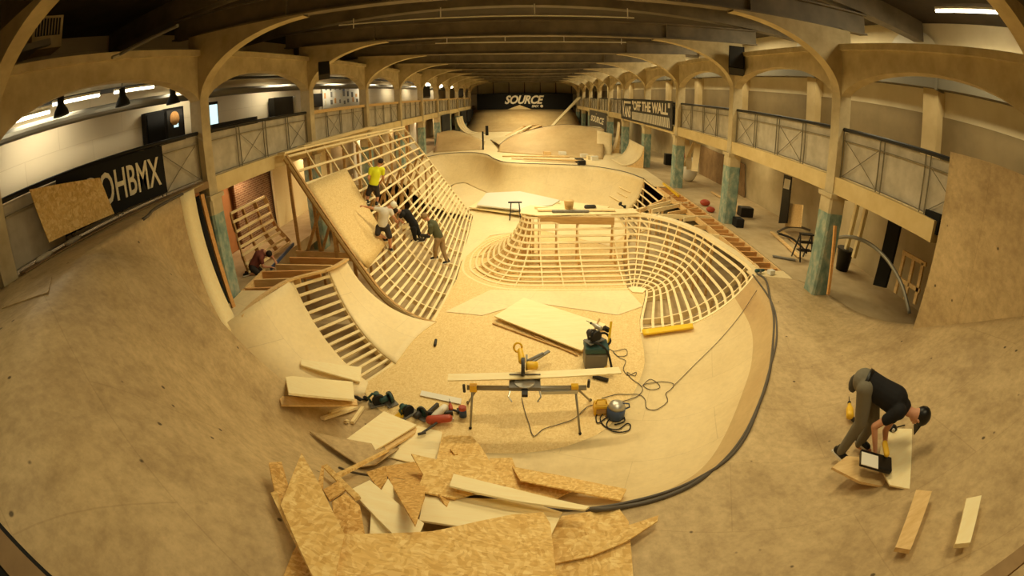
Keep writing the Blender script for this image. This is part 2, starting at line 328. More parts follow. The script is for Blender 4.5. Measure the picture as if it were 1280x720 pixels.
# ---- steel roof beams
BEAMN = ['over the near ramp, cut by the top edge', 'with a white conduit along its face and a speaker at its right end', 'second behind the one with the speaker, conduit below its top']
def roof_beam(y, i):
    lab = 'long dark steel roof beam, %s in line from the viewer' % ORD[i]
    mb = MB(); n = 24; xs = [-7.75+15.5*k/n for k in range(n+1)]; zb = [5.76+.0078*x*x for x in xs]
    def strip(y0, y1, dz0, dz1):
        for k in range(n):
            a = [(xs[k], yy, zb[k]+dz) for dz in (dz0, dz1) for yy in (y0, y1)]; b = [(xs[k+1], yy, zb[k+1]+dz) for dz in (dz0, dz1) for yy in (y0, y1)]
            mb.add(a+b, [(0, 1, 5, 4), (2, 6, 7, 3), (0, 4, 6, 2), (1, 3, 7, 5)]+([(0, 2, 3, 1)] if k == 0 else [])+([(4, 5, 7, 6)] if k == n-1 else []))
    strip(y-.15, y+.15, 0, .04); strip(y-.05, y+.05, .04, .48); strip(y-.15, y+.15, .48, .52)
    for x in (-4.5, 0, 4.5): mb.box((x-.02, y-.14, 5.8+.0078*x*x), (x+.02, y+.14, 6.24+.0078*x*x))
    r = tag(obj('roof_beam', mb, MT['steel']), lab, 'beam', 'steel roof beams')
    # concrete joist above
    struct('ceiling_joist.%03d' % i, MB().box((-10.4, y-.2, 6.75), (10, y+.2, 7.3)), MT['steel'], 'concrete rib under the ceiling')
for i, y in enumerate(COLY): roof_beam(y, i)
for y, z, x0, x1, lab in ((13.75, 6.42, -5.6, 3.4, 'white conduit clipped across the face of the near roof beam'), (19.5, 6.3, -3.6, 4.4, 'thin white conduit across the next roof beam back')):
    r = thing('conduit', lab, 'pipe', (0, y, z)); mb = MB(); mb.tube([(x0+(x1-x0)*k/16, y, z+.0078*(x0+(x1-x0)*k/16)**2-.05) for k in range(17)], .022); obj('pipe', mb, MT['white'], r)
    for k in range(4):
        x = x0+.5+(x1-x0-.7)*k/3; obj('hanger', MB().tube([(x, y, z), (x, y, 6.76 if y < 15 else z+.25)], .018), MT['white'], r)
# ---- railings
def railing(s, a, b, i):
    lab = 'railing of the %s balcony in the %s bay from the viewer, %s' % ('left' if s < 0 else 'right', ORD[i], 'timber top rail' if (s < 0 and i >= 2) else 'black top rail')
    r = thing('balcony_railing', lab, 'railing', (s*7.02, (a+b)/2, 2.76), 'balcony railings'); x = s*7.0
    wood = s < 0 and i >= 2
    a += .17; b -= .17
    if wood: obj('top_rail', MB().box((x-.07, a, 3.78), (x+.07, b, 3.9)), MT['pine'], r)
    else: obj('top_rail', MB().tube([(x, a, 3.86), (x, b, 3.86)], .045, 10), MT['black'], r)
    obj('infill_sheet', MB().box((x+s*.05, a, 2.8), (x+s*.065, b, 3.8)), MT['sheet'], r)
    mb = MB(); n = 4; w = (b-a)/n
    for k in range(n+1):
        for d in ((-.07, .07) if 0 < k < n else (0,)): mb.box((x-.012, a+w*k+d-.01, 2.78), (x+.012, a+w*k+d+.01, 3.84))
    for z in (2.82, 3.62): mb.box((x-.01, a, z-.01), (x+.01, b, z+.01))
    for k in range(n):
        if k % 2: y0, y1 = a+w*k+.08, a+w*(k+1)-.08; mb.beam((x, y0, 2.83), (x, y1, 3.62), .012, .012); mb.beam((x, y0, 3.62), (x, y1, 2.83), .012, .012)
    obj('bars', mb, MT['railgrey'], r)
for s in (-1, 1):
    for i, (a, b) in enumerate(zip(COLY[:-1], COLY[1:])):
        railing(s, max(a, -1), b, i)
# ================================================================ RAMPS
def arc_prof(L, H):
    if L >= H:
        R = (L*L+H*H)/2/H; al = math.asin(min(1, L/R)); return lambda u: (R*math.sin(u*al)/L, R*(1-math.cos(u*al)))
    return lambda u: (math.sin(u*PI/2), H*(1-math.cos(u*PI/2)))
def loft_pt(B, T, u, prof=arc_prof):
    B = V(B); T = V(T); L = math.hypot(T.x-B.x, T.y-B.y); d, h = prof(L, T.z-B.z)(u)
    return V((B.x+(T.x-B.x)*d, B.y+(T.y-B.y)*d, B.z+h))
def loft_grid(Bs, Ts, nu=14, prof=arc_prof, u0=0, u1=1):
    return [[loft_pt(b, t, u0+(u1-u0)*k/nu, prof) for k in range(nu+1)] for b, t in zip(Bs, Ts)]
def y0f(x):
    P = [(-9, 3.3), (1, 3.2), (2.9, 4.15), (3.8, 4.7), (6.5, 7.8), (9, 10)]
    for (a, b), (c, d) in zip(P[:-1], P[1:]):
        if x <= c: return b+(d-b)*(x-a)/(c-a)
    return 10
def zout(x, y):
    t = max(0, y0f(x)-y); return t*t/10 if t < 3 else .9+.6*(t-3)
# B(x,y) M(x,y) T(x,y) O(x,y) w e
ROWS = [(2.9, 9.5, 5.62, 9.3, 6.2, 9.2, 6.9, 9.05, 0, 0), (2.75, 8.3, 5.33, 7.72, 6.1, 7.9, 7.3, 8.1, 0, 0), (2.5, 7.6, 4.75, 6.45, 5.8, 6.2, 7.0, 6.2, 0, 0), (2.2, 7.0, 4.05, 5.39, 5.2, 4.6, 6.52, 3.6, 0, 0), (1.6, 6.1, 2.89, 3.83, 4.4, 2.2, 6.52, -.6, 0, 0),
        (1.1, 5.75, 2.04, 3.26, 2.6, 1.5, 3.6, -1.9, 0, 0), (.6, 5.55, 1.15, 3.01, 1.5, 1.2, 1.8, -1.9, 0, 0), (0, 5.45, .4, 2.97, .5, 1.2, .5, -1.9, 0, 0), (-.6, 5.45, -.36, 3.14, -.5, 1.0, -.8, -1.9, 0, 0),
        (-1.2, 5.5, -1.2, 3.3, -1.5, .6, -1.9, -1.9, .35, 1), (-1.7, 5.6, -2.2, 3.8, -2.7, .4, -3.2, -1.9, .8, 1), (-2.1, 5.8, -3.2, 4.3, -4.3, 1.6, -6.73, -1.0, 1, 1), (-2.3, 6.0, -3.9, 4.9, -5.3, 3.2, -6.73, 2.5, 1, 1),
        (-2.45, 6.2, -4.3, 5.4, -5.75, 5.0, -6.73, 4.8, 1, .6), (-2.5, 6.35, -4.6, 5.9, -6.15, 5.65, -6.73, 6.2, 1, .25), (-2.75, 6.55, -5.1, 6.0, -6.35, 6.3, -6.73, 7.2, 1, 0), (-3.1, 6.95, -5.4, 6.35, -6.45, 6.85, -6.73, 7.9, 1, 0)]
rows = catmull(ROWS, 129); NA, NBk, NC = 14, 16, 8; G = []
for R_ in rows:
    B, M_, T, O = V(R_[0:2]), V(R_[2:4]), V(R_[4:6]), V(R_[6:8]); w = min(1, max(0, R_[8])); e = min(1, max(0, R_[9])); LBT = (M_-B).length+(T-M_).length; row = []
    ap = arc_prof((M_-B).length, 1.6)
    for k in range(NA+NBk+NC+1):
        if k <= NA: d, h = ap(k/NA); q = B+(M_-B)*d; dist = (M_-B).length*d; zn = FL+h
        elif k <= NA+NBk: f = (k-NA)/NBk; f = math.sin(f*PI/2) if w > .9 else f; q = M_+(T-M_)*f; dist = (M_-B).length+(T-M_).length*f; zn = zout(q.x, q.y)
        else: f = (k-NA-NBk)/NC; q = T+(O-T)*f; dist = LBT; zn = zout(q.x, q.y)
        sfr = min(1, dist/LBT); ze = FL+4.35*(1-math.sqrt(max(0, 1-sfr*sfr))); zs = FL+4.35*math.sin(PI/2*sfr**1.1)**2
        row.append(V((q.x, q.y, zn*(1-w)+w*(ze*(1-e)+zs*e))))
    G.append(row)
bowl = thing('skate_bowl', 'large plywood skate bowl filling the front of the hall, weathered brown outside its lip', 'ramp', (0, 6, FL))
mb = MB(); mb.grid(G, lambda i, k: (0 if k >= NA or i > 80 else (2 if k >= NA-3 else 1))); up(mb); surf(mb)
o = obj('weathered_surface', mb, [MT['old'], MT['bowl'], MT['brownstrip']], bowl, True); solid(o, .03, -1)
# floor of the bowl
fb = [(r[0].x, r[0].y) for r in G][::-1]
poly = [(-2.6, 6.7), (-2.7, 8.07), (-2.15, 10), (-2.0, 12.75), (-2.3, 20.3), (-3.5, 22.6), (-4.3, 25), (-3.6, 27.6), (-2, 26.5), (-.5, 23.6), (2, 22.9), (4.3, 22.2), (4.5, 21), (4.2, 17.5), (5.5, 14), (3.1, 12), (2.9, 9.5)]
from mathutils.geometry import tessellate_polygon
def flatpoly(mb, pts, z, mi=0):
    vs = [V((p[0], p[1], z)) for p in pts]; b = len(mb.v); mb.v += [tuple(v) for v in vs]
    for t in tessellate_polygon([vs]):
        a, c, d = t; n = (vs[c]-vs[a]).cross(vs[d]-vs[a])
        mb.f.append((b+a, b+c, b+d) if n.z > 0 else (b+a, b+d, b+c)); mb.m.append(mi)
    return mb
nearB = [(r[0].x, r[0].y) for r in G][::3]
LB = [(-3.14, 7.34), (-2.71, 8.07), (-2.15, 10)]
FB = [(-2.15, 10), (-2.0, 12.75), (-2.1, 16.5), (-2.3, 20.3)]
PT = [(-5.6, 20.6), (-6.3, 23.5), (-6.7, 26.2), (-6.74, 28.9), (-5.5, 31.1), (-3.7, 31.3), (-2.5, 30.2), (-1.64, 27.5), (-.64, 25.95), (2.04, 25.35), (3.8, 24.95), (5.26, 23.4), (5.86, 21.5)]
PB = [(-2.3, 20.3), (-3.7, 23.2), (-4.3, 25.2), (-4.5, 27.0), (-4.3, 28.3), (-3.7, 28.5), (-3.2, 27.5), (-2.2, 25.6), (-1.0, 23.7), (1.8, 22.9), (3.0, 22.5), (4.0, 21.6), (4.4, 20.6)]
IB = [(-.69, 17.48), (-1.34, 16.87), (-1.84, 15.9), (-2.03, 14.8), (-1.93, 13.5), (-1.45, 12.68), (-.88, 12.22), (-.28, 12.03), (.63, 11.98), (1.9, 12.0), (3.1, 12.05), (3.3, 12.15), (3.5, 12.12), (3.62, 11.98), (3.5, 11.5), (3.05, 10.2), (2.9, 9.5)]
def cth(a, r=.45): return (.45+r*math.cos(math.radians(a)), 14.65+r*math.sin(math.radians(a)))
IT = [cth(112), cth(135), cth(160), cth(180), cth(200), cth(220), cth(240), cth(258), (.55, 14.2), (1.8, 14.35), (3.0, 14.5), (4.0, 14.7), (4.85, 14.05), (5.4, 12.9), (5.6, 11.9), (5.85, 10.1), (5.62, 9.3)]
# floor of the bowl
fl = nearB[:-1]+[(-3.12,7.0), (-3.2,7.3), (-2.85,8.1), (-2.62,9.2), (-2.3,10.1)]+FB[1:]+PB[1:]+[(4.4, 17.6), (3.5, 15.0), (3.1, 12.05)]+IB[11:]
mb = flatpoly(MB(), fl, FL); surf(mb)
obj('floor_sheets', mb, MT['floor_osb'], bowl)
mb = MB()                                 # pale new boards laid over the flakeboard at the island and across the far floor
for px in ([(560, 370), (612, 292), (660, 268), (600, 352), (640, 362), (575, 400), (548, 402)],):
    pass
flatpoly(mb, [(-2.0, 10.6), (-.9, 12.0), (.6, 11.9), (3.1, 11.95), (3.3, 10.9), (2.5, 10.4), (.2, 11.2), (-1.0, 10.4)], FL+.012)
flatpoly(mb, [(-2.28, 20.2), (-2.12, 16.5), (-2.1, 14.2), (-1.3, 17.2), (.6, 18), (3.2, 16), (4.3, 17.6), (4.3, 20.5), (3.9, 21.5), (2.9, 22.4), (1.8, 22.8), (-1.0, 23.6), (-2.2, 25.5), (-3.2, 27.4), (-3.7, 28.4), (-4.2, 28.2), (-4.4, 27), (-4.2, 25.2), (-3.6, 23.2)], FL+.012)
obj('floor_boards', mb, MT['ply'], bowl)['label'] = 'pale new floor boards'
def sm(lst, n): return catmull(lst, n)
def loft(name, Bs, Ts, mat, root, nu=14, prof=arc_prof, s=True, u0=0, u1=1, t=.025):
    mb = MB(); g = loft_grid(Bs, Ts, nu, prof, u0, u1); mb.grid(g)
    n = (V(g[1][0])-V(g[0][0])).cross(V(g[0][nu//2])-V(g[0][0]))
    if n.z < 0: mb.f = [tuple(reversed(f)) for f in mb.f]
    if s: surf(mb)
    o = obj(name, mb, mat, root, True); solid(o, t, -1); return o
# new plywood wall at left: sheet, open battens, sheet
def P3(l, z): return [(a[0], a[1], z if len(a) < 3 else a[2]) for a in l]
A_T = [(-5.5, 6.62, .1), (-5.72, 7.3, 0), tuple(PZ(365, 350, 0))]; A_B = [(-3.12, 7.02, FL), (-3.14, 7.2, FL), (-3.14, 7.34, FL)]
C_T = [tuple(PZ(410, 337, 0)), tuple(PZ(432, 325, 0))]; C_B = [(-2.71, 8.07, FL), (-2.5, 9.2, FL), (-2.15, 10, FL)]
C_T = [C_T[0], tuple((V(C_T[0])+V(C_T[1]))/2), C_T[1]]
cut = next(k for k, p in enumerate(G[-1]) if p.z > .0); r0 = linear([tuple(p) for p in G[-1][:cut+1]], 15)
e0 = [loft_pt(A_B[-1], A_T[-1], k/14) for k in range(15)]
mid = [V(a).lerp(b, .5)+V((0, 0, -.02*math.sin(PI*k/14))) for k, (a, b) in enumerate(zip(r0, e0))]
mb = MB(); mb.grid([r0, mid, e0]); up(mb); surf(mb); o = obj('plywood_skin', mb, MT['ply'], bowl, True); solid(o, .03); o['label'] = 'pale new plywood skin at the left'
loft('plywood_skin', sm(C_B, 10), sm(C_T, 10), MT['ply'], bowl)['label'] = 'pale new plywood skin beside the open battens'
loft('pool_wall', sm(P3(PB, FL), 61), sm(P3(PT, 0), 61), MT['bowl'], bowl)['label'] = 'smooth curved wall of the deep far end'
NF = [0]
def rib_frame(root, Bs, Ts, us, tf, prof=arc_prof, bw=.072, posts=True, depth=.2, n=41, formw=.04, drop=True, maxseg=None):
    """battens at profile fractions us, formers at t fractions tf"""
    Bs = [V(b) for b in Bs]; Ts = [V(t) for t in Ts]
    g = loft_grid(Bs, Ts, 24, prof); m = MB(); m.grid(g)
    nn = (V(g[1][0])-V(g[0][0])).cross(V(g[0][12])-V(g[0][0]))
    if nn.z < 0: m.f = [tuple(reversed(f)) for f in m.f]
    surf(m); N = len(Bs)
    def nrm(i, u):
        a = loft_pt(Bs[i], Ts[i], min(1, u+.02), prof)-loft_pt(Bs[i], Ts[i], max(0, u-.02), prof)
        j0, j1 = max(0, i-1), min(N-1, i+1); b = loft_pt(Bs[j1], Ts[j1], u, prof)-loft_pt(Bs[j0], Ts[j0], u, prof)
        if b.length < 1e-4: b = Ts[j1]-Ts[j0]
        n = a.cross(b).normalized(); return (n if n.z > 0 else -n), a.normalized()
    for u in us:
        mb = MB(); rg = []
        for i in range(N):
            p = loft_pt(Bs[i], Ts[i], u, prof); n_, a = nrm(i, u); w = bw/2
            if u <= .01: a = V((a.x, a.y, 0)).normalized(); n_ = V((0, 0, 1)); p = p+a*w
            rg.append([p-a*w, p+a*w, p+a*w-n_*.04, p-a*w-n_*.04])
        b = 0
        for r in rg: mb.v += [tuple(q) for q in r]
        for i in range(N-1):
            for k in range(4): mb.f.append((i*4+k, i*4+(k+1) % 4, (i+1)*4+(k+1) % 4, (i+1)*4+k)); mb.m.append(0)
        mb.f += [(3, 2, 1, 0), tuple((N-1)*4+k for k in range(4))]; mb.m += [0, 0]
        nb = obj('batten', mb, MT['batten'], root)
    for t in tf:
        f = t*(N-1); i = min(int(f), N-2); f -= i; B = Bs[i].lerp(Bs[i+1], f); T = Ts[i].lerp(Ts[i+1], f)
        tg = (Ts[i+1]-Ts[i]) if (Ts[i+1]-Ts[i]).length > (Bs[i+1]-Bs[i]).length else (Bs[i+1]-Bs[i]); d = (T-B); sd = V((0, 0, 1)).cross(V((d.x, d.y, 0))).normalized()*formw/2
        mb = MB(); K = 16; vs = []
        for k in range(K+1):
            p = loft_pt(B, T, k/K, prof); q = loft_pt(B, T, max(0, k/K), prof); zz = p.z-.012; lowz = max(B.z-.0, zz-depth-(.0))
            lo = V((p.x, p.y, max(FL-.14, zz-depth)))
            vs += [V((p.x, p.y, zz))-sd, V((p.x, p.y, zz))+sd, lo+sd, lo-sd]
        mb.v += [tuple(v) for v in vs]
        for k in range(K):
            for c in range(4): mb.f.append((k*4+c, k*4+(c+1) % 4, (k+1)*4+(c+1) % 4, (k+1)*4+c)); mb.m.append(0)
        mb.f += [(3, 2, 1, 0), tuple(K*4+c for c in range(4))]; mb.m += [0, 0]
        obj('rib', mb, MT['batten'], root)
        if posts:
            for pf in (.97, .62, .33):
                p = loft_pt(B, T, pf, prof)
                if p.z-FL > .35: obj('post', MB().box((p.x-.04, p.y-.03, FL-.15), (p.x+.04, p.y+.03, p.z-.1)), MT['pine'], root)
# lower left battens
r = thing('timber_ramp', 'narrow strip of open battens between two new plywood skins of the left bowl wall', 'ramp', (-4, 8, FL))
rB = [A_B[-1], C_B[0]]; rT = [A_T[-1], C_T[0]]
rib_frame(r, linear(rB, 5), linear(rT, 5), [i/14+.02 for i in range(14)], [0, 1], posts=False, n=5)
# big left frame
def prof_bank(al=math.radians(52)):
    def f(L, H):
        sa, ca = math.sin(al), math.cos(al); det = sa*sa-ca*(1-ca); R = (L*sa-H*ca)/det; s = (sa*H-(1-ca)*L)/det; tot = R*al+s
        def g(u):
            d = u*tot
            if d < R*al: return R*math.sin(d/R)/L, R*(1-math.cos(d/R))
            d -= R*al; return (R*sa+d*ca)/L, R*(1-ca)+d*sa
        return g
    return f
PBK = prof_bank()
frame = thing('timber_ramp', 'tall open timber ramp rising to the left balcony, four men working on it', 'ramp', (-3.5, 15, FL))
FBs = sm(P3(FB, FL), 25); FTs = linear([(-6.5, 11.4, 2.78), (-6.15, 14.8, 2.7), (-5.8, 18, 2.66), (-5.5, 21.1, 2.62)], 25)
us = [.008+.034*k for k in range(14)]+[.5, .565, .63, .695, .76, .83, .9, .985]
rib_frame(frame, FBs, FTs, us, [i/9 for i in range(10)], PBK, depth=.14, posts=False)
for i in range(10):                         # raking legs carrying the ribs
    f = i/9*24; k = min(int(f), 23); f -= k; B = V(FBs[k]).lerp(V(FBs[k+1]), f); T = V(FTs[k]).lerp(V(FTs[k+1]), f)
    for u in (.97, .6):
        p = loft_pt(B, T, u, PBK); obj('post', MB().box((p.x-.045, p.y-.03, FL-.15), (p.x+.045, p.y+.03, p.z-.12)), MT['dpine'], frame)
    obj('brace', MB().beam(loft_pt(B, T, .72, PBK)+V((0, .06, -.2)), V((T.x-.1, T.y+.06, FL+.6)), .04, .09), MT['dpine'], frame)
pB, pT = V(FBs[0]), V(FTs[0]); mb = MB()    # doubled edge beam on the near side
pr = [loft_pt(pB, pT, k/20, PBK) for k in range(21)]; dd = (pT-pB); sdv = V((0, 0, 1)).cross(V((dd.x, dd.y, 0))).normalized()
for a, b in zip(pr[:-1], pr[1:]): mb.beam(a-V((0, 0, .1))-sdv*.03, b-V((0, 0, .1))-sdv*.03, .07, .2)
obj('edge_beam', mb, MT['dpine'], frame)['label'] = 'darker doubled edge beam'
tb = [V(FTs[0]), V(FTs[-1])]
mb = MB(); mb.beam(tb[0]+V((-.1, 0, .03)), tb[1]+V((-.1, 0, .03)), .26, .06); obj('top_plate', mb, MT['batten'], frame)
# stack of boards along the top
t2 = thing('board_stack', 'bundle of long pale boards lying along the balcony edge above the tall frame', 'timber', (-6.9, 15, 2.76))
for k in range(4): obj('board', MB().box((-6.74+.02*k, 11.6+.5*k, 2.765+.032*k), (-6.5+.02*k, 20.4-.4*k, 2.792+.032*k)), MT['batten'], t2)
# island
isl = thing('timber_ramp', 'island of curved open battens in mid bowl with a flat deck along its top', 'ramp', (1.5, 13.5, FL))
IBs = sm(P3(IB, FL), 97); ITs = sm(P3(IT, -.02), 97)
rib_frame(isl, IBs, ITs, [.006]+[.075*k+.03 for k in range(1, 13)]+[.985], [i/16 for i in range(17)]+[.5+.03125*1, .656, .71, .77, .84, .97], posts=True)
mb = MB(); dk = [PZ(650, 267, 0), PZ(652, 261, 0), PZ(663, 257, 0), PZ(682, 259, 0), PZ(770, 262, 0), V((3.9, 15.4, 0)), V((3.95, 14.75, 0)), V((3.0, 14.52, 0)), V((.5, 14.22, 0))]
mb.prism([(p.x, p.y, .02) for p in dk], (0, 0, 1), .03); surf(mb); obj('deck', mb, MT['ply'], isl)
mb = MB(); mb.box((.5, 14.18, -.26), (3.0, 14.24, -.02)); obj('rim_beam', mb, MT['dpine'], isl)
mb = MB(); mb.prism([(3.12, 12.1, FL+.03), (3.3, 12.2, FL+.03), (3.52, 12.16, FL+.03), (3.66, 12.0, FL+.03), (3.5, 11.75, FL+.03), (3.2, 11.8, FL+.03)], (0, 0, 1), .02); obj('corner_plate', mb, MT['plain'], isl)
# curved rim board along the right corner
mb = MB(); rim = [V(p) for p in ITs[60:]]
for k in range(len(rim)-1):
    a, b = rim[k], rim[k+1]; d = (b-a).normalized(); nn = d.cross(V((0, 0, 1))); nn = -nn
    mb.add([a, b, b+nn*.3, a+nn*.3, a-V((0, 0, .03)), b-V((0, 0, .03)), b+nn*.3-V((0, 0, .03)), a+nn*.3-V((0, 0, .03))], [(0, 1, 2, 3), (7, 6, 5, 4), (0, 4, 5, 1), (3, 2, 6, 7)])
obj('rim_board', mb, MT['ply'], isl)
# edge former where the battens stop at the right
mb = MB(); a0, a1 = V(IBs[-1]), V(ITs[-1])
for k in range(16):
    p, q = loft_pt(a0, a1, k/16), loft_pt(a0, a1, (k+1)/16); mb.beam(p+V((0, -.04, .005)), q+V((0, -.04, .005)), .07, .04)
obj('edge_board', mb, MT['plain'], isl)
# right hand deck framing (ladder of joists along the ledge)
lad = thing('joist_deck', 'long ladder of bare orange joists along the right ledge', 'timber frame', (6.3, 14, -.2))
for x in (6.06, 6.68): obj('bearer', MB().box((x-.025, 9.6, -.2), (x+.025, 19.8, -.005)), MT['pine'], lad)
for k in range(24): y = 9.8+k*.42; obj('joist', MB().box((6.09, y-.03, -.17), (6.65, y+.03, -.01)), MT['orange'], lad)
mb = MB().box((5.6, 9.0, -.05), (6.78, 9.62, -.004)); surf(mb); obj('deck_board', mb, MT['ply'], lad)
mb = MB().box((5.95, 19.82, -.05), (6.73, 22, -.006)); surf(mb); obj('deck_board', mb, MT['ply'], lad)
fr2 = thing('joist_deck', 'untidy triangle of bare deck joists between island and right ledge', 'timber frame', (5, 16, -.2))
for i, (a, b) in enumerate([((765, 266), (890, 271)), ((800, 262), (850, 240)), ((815, 262), (862, 252)), ((835, 266), (880, 258)), ((855, 272), (900, 268)), ((868, 282), (912, 282)), ((880, 292), (925, 298)), ((828, 247), (862, 256)), ((790, 263), (838, 251))]):
    p, q = PZ(*a, -.02), PZ(*b, -.02); obj('joist', MB().beam((p.x, p.y, -.08), (q.x, q.y, -.08), .05, .15), MT['pine' if i % 2 else 'batten'], fr2)
for x, y in ((4.2, 15.6), (5.0, 17), (5.6, 15), (5.9, 13)): obj('post', MB().box((x-.04, y-.04, -1.75), (x+.04, y+.04, -.16)), MT['pine'], fr2)
sf = thing('timber_ramp', 'small curved patch of battens at the far right corner of the bowl', 'ramp', (5.2, 20, FL))
rib_frame(sf, linear([(4.4, 20.6, FL), (4.5, 17.6, FL)], 9), linear([(5.86, 21.5, 0), (5.86, 18.1, 0)], 9), [.1, .22, .34, .46, .58, .7, .82, .97], [0, 1], depth=.12, bw=.07)
# left joist deck behind the low wall
lj = thing('joist_deck', 'raised rows of heavy joists behind the left bowl wall', 'timber frame', (-5.8, 10.5, -.4))
for k, (a, b) in enumerate([((304, 360), (352, 358)), ((316, 349), (375, 347)), ((328, 339), (400, 337)), ((345, 330), (415, 331)), ((362, 321), (432, 323)), ((370, 313), (440, 316))]):
    p, q = PZ(*a, .0), PZ(*b, .0); obj('joist', MB().beam((p.x, p.y, -.12), (q.x, q.y, -.12), .06, .22), MT['pine' if k % 2 else 'orange'], lj)
p, q = PZ(303, 362, 0), PZ(330, 336, 0); obj('bearer', MB().beam((p.x, p.y, -.12), (q.x, q.y, -.12), .06, .22), MT['pine'], lj)
mb = MB(); rimp = sm([tuple(PZ(300, 396, .03)), tuple(PZ(318, 378, .02)), tuple(PZ(340, 362, .02)), tuple(PZ(365, 349, .02)), tuple(PZ(410, 337, .02)), tuple(PZ(434, 324, .02))], 24)
for a, b in zip(rimp[:-1], rimp[1:]): mb.beam(a, b, .12, .05)
obj('rim_board', mb, MT['pine'], lj)
pts = [PZ(285, 402, .0), PZ(312, 383, .0), PZ(340, 362, 0), PZ(302, 362, 0), PZ(280, 385, 0)]
mb = MB().prism([(p.x, p.y, -.02) for p in pts], (0, 0, 1), .04); surf(mb); obj('deck_board', mb, MT['ply'], lj)
# cut end of the old ramp at the first column: pale strip, dark gap, orange post
rt = G[-1]; st = thing('ramp_strip', 'tall curved pale plywood strip closing the old ramp beside the first left column', 'ramp', tuple(rt[30]))
mb = MB(); prof_ = [p for p in rt if p.z > -.1][:34]
def shift(p, dx, dy, dz=0): return V((p.x+dx, p.y+dy, p.z+dz))
ed = [p for p in rt[:31] if p.z > -.15]
mb.grid([[shift(p, .02, -.12) for p in ed], [shift(p, -.05, .42) for p in ed]]); o = obj('strip', mb, MT['plain'], st, True); solid(o, .03, 0)
obj('kicker', MB().beam(PX(252, 243, -6.62), PX(292, 384, -6.3), .1, .06), MT['orange'], st)
obj('backing', MB().box((-6.9, 7.45, -.6), (-6.72, 7.9, 2.5)), MT['blackm'], st)  # black box painting the shade of the gap behind the strip
# ---- far ramps
far = thing('skate_park', 'pale plywood decks and rolling banks filling the far end of the hall', 'ramp', (0, 34, 0))
O_ = [(-6.74, 20.8), (-6.75, 24), (-6.76, 28.9), (-6.74, 34), (-5, 34), (-4, 34), (-2.8, 34), (-1.5, 34), (-.2, 34), (2.4, 34), (4.5, 34), (6.74, 34), (6.74, 22)]
Tt = sm(P3(PT, 0), 61); Oo = linear(P3(O_, 0), 61); mb = MB(); mb.grid([[V(a).lerp(V(b), k/4) for k in range(5)] for a, b in zip(Tt, Oo)][::-1]); surf(mb)
mb.box((-6.74, 34, -.1), (6.74, 50.2, 0)); obj('deck', mb, MT['ply'], far)
mb = MB(); mb.tube([V(p)+V((0, 0, .015)) for p in Tt], .03, 6); obj('coping', mb, MT['hose'], far, True)['label'] = 'steel coping round the deep end'
loft('hip_bank', sm([(-1.8, 31.4, .01), (.3, 29.9, .01), (2.6, 28.8, .01), (4.9, 28.0, .01)], 20), sm([(-1.7, 33, .35), (-.6, 35, .9), (2.9, 36, 1.62), (6.0, 34.2, 1.5)], 20), MT['brownstrip'], far, 10)['label'] = 'concave bank with a pointed top'
mb = MB(); mb.prism([(-1.7, 33, .35), (-.6, 35, .9), (2.9, 36, 1.62), (6.0, 34.2, 1.5), (6.6, 40, 1.3), (-3, 41, .02)], (0, 0, 1), .02); obj('hip_top', mb, MT['ply'], far)
mb = MB(); mb.tube(sm([(-1.7, 33, .36), (-.6, 35, .91), (2.9, 36, 1.63), (6.0, 34.2, 1.51)], 20), .03, 6); obj('hip_coping', mb, MT['hose'], far)
loft('low_bank', sm([(-6.4, 32.2, .01), (-4.6, 32.6, .01), (-3.0, 33.2, .01)], 10), sm([(-6.9, 36.5, 1.1), (-5.4, 37.2, 1.15), (-3.0, 36, .3)], 10), MT['brownstrip'], far, 8)
loft('end_bank', linear([(-6.73, 50, .01), (6.73, 50, .01)], 8), linear([(-6.73, 61.9, 2.15), (6.73, 61.9, 2.15)], 8), MT['brownstrip'], far, 10)
mb = MB(); mb.prism([(-2.2, 61.8, 2.15), (-.6, 61.8, 2.75), (1.0, 61.8, 2.15)], (0, -1, 0), .3); obj('peak', mb, MT['bowl'], far)
struct('floor_far', MB().box((-6.9, 50.2, -.1), (6.8, 66, -.01)), MT['gfloor'])
# hips and quarters at the far right
for lab, B1, B2, T1, T2 in (('wide quarter pipe beside the third right column', (5.6, 25.6, .01), (5.4, 28.2, .01), (6.7, 24.9, 1.25), (6.7, 28.6, 1.3)),
                            ('tall narrow quarter pipe under the long lettered banner', (6.1, 31.7, .01), (6.1, 32.6, .01), (6.7, 31.7, 2.2), (6.7, 32.6, 2.2)),
                            ('leaning square wedge left of the tall narrow quarter pipe', (4.9, 30.9, .01), (5.9, 30.5, .01), (5.2, 32.4, 1.5), (6.2, 31.9, 1.35))):
    q = thing('quarter_pipe', lab, 'ramp', B1); loft('riding_face', linear([B1, B2], 6), linear([T1, T2], 6), MT['ply'], q, 10)
    for B_, T_ in ((B1, T1), (B2, T2)):
        mb = MB(); fc = [loft_pt(B_, T_, k/8) for k in range(9)]; mb.prism([p-V((0, 0, .03)) for p in fc]+[V((T_[0], T_[1], .01))], (0, 1, 0), .02); obj('side_panel', mb, MT['pine'], q)
for lab, B1, B2, T1, T2 in (('quarter pipe of three pale sheets against the far left columns', (-5.2, 47, .01), (-5.0, 50, .01), (-6.8, 46.6, 1.9), (-6.6, 50, 1.9)),):
    q = thing('quarter_pipe', lab, 'ramp', B1)
    for k in range(3):
        f0, f1 = k/3, (k+1)/3-.02; loft('riding_face', linear([tuple(V(B1).lerp(V(B2), f0)), tuple(V(B1).lerp(V(B2), f1))], 3), linear([tuple(V(T1).lerp(V(T2), f0)), tuple(V(T1).lerp(V(T2), f1))], 3), MT['ply'], q, 8)
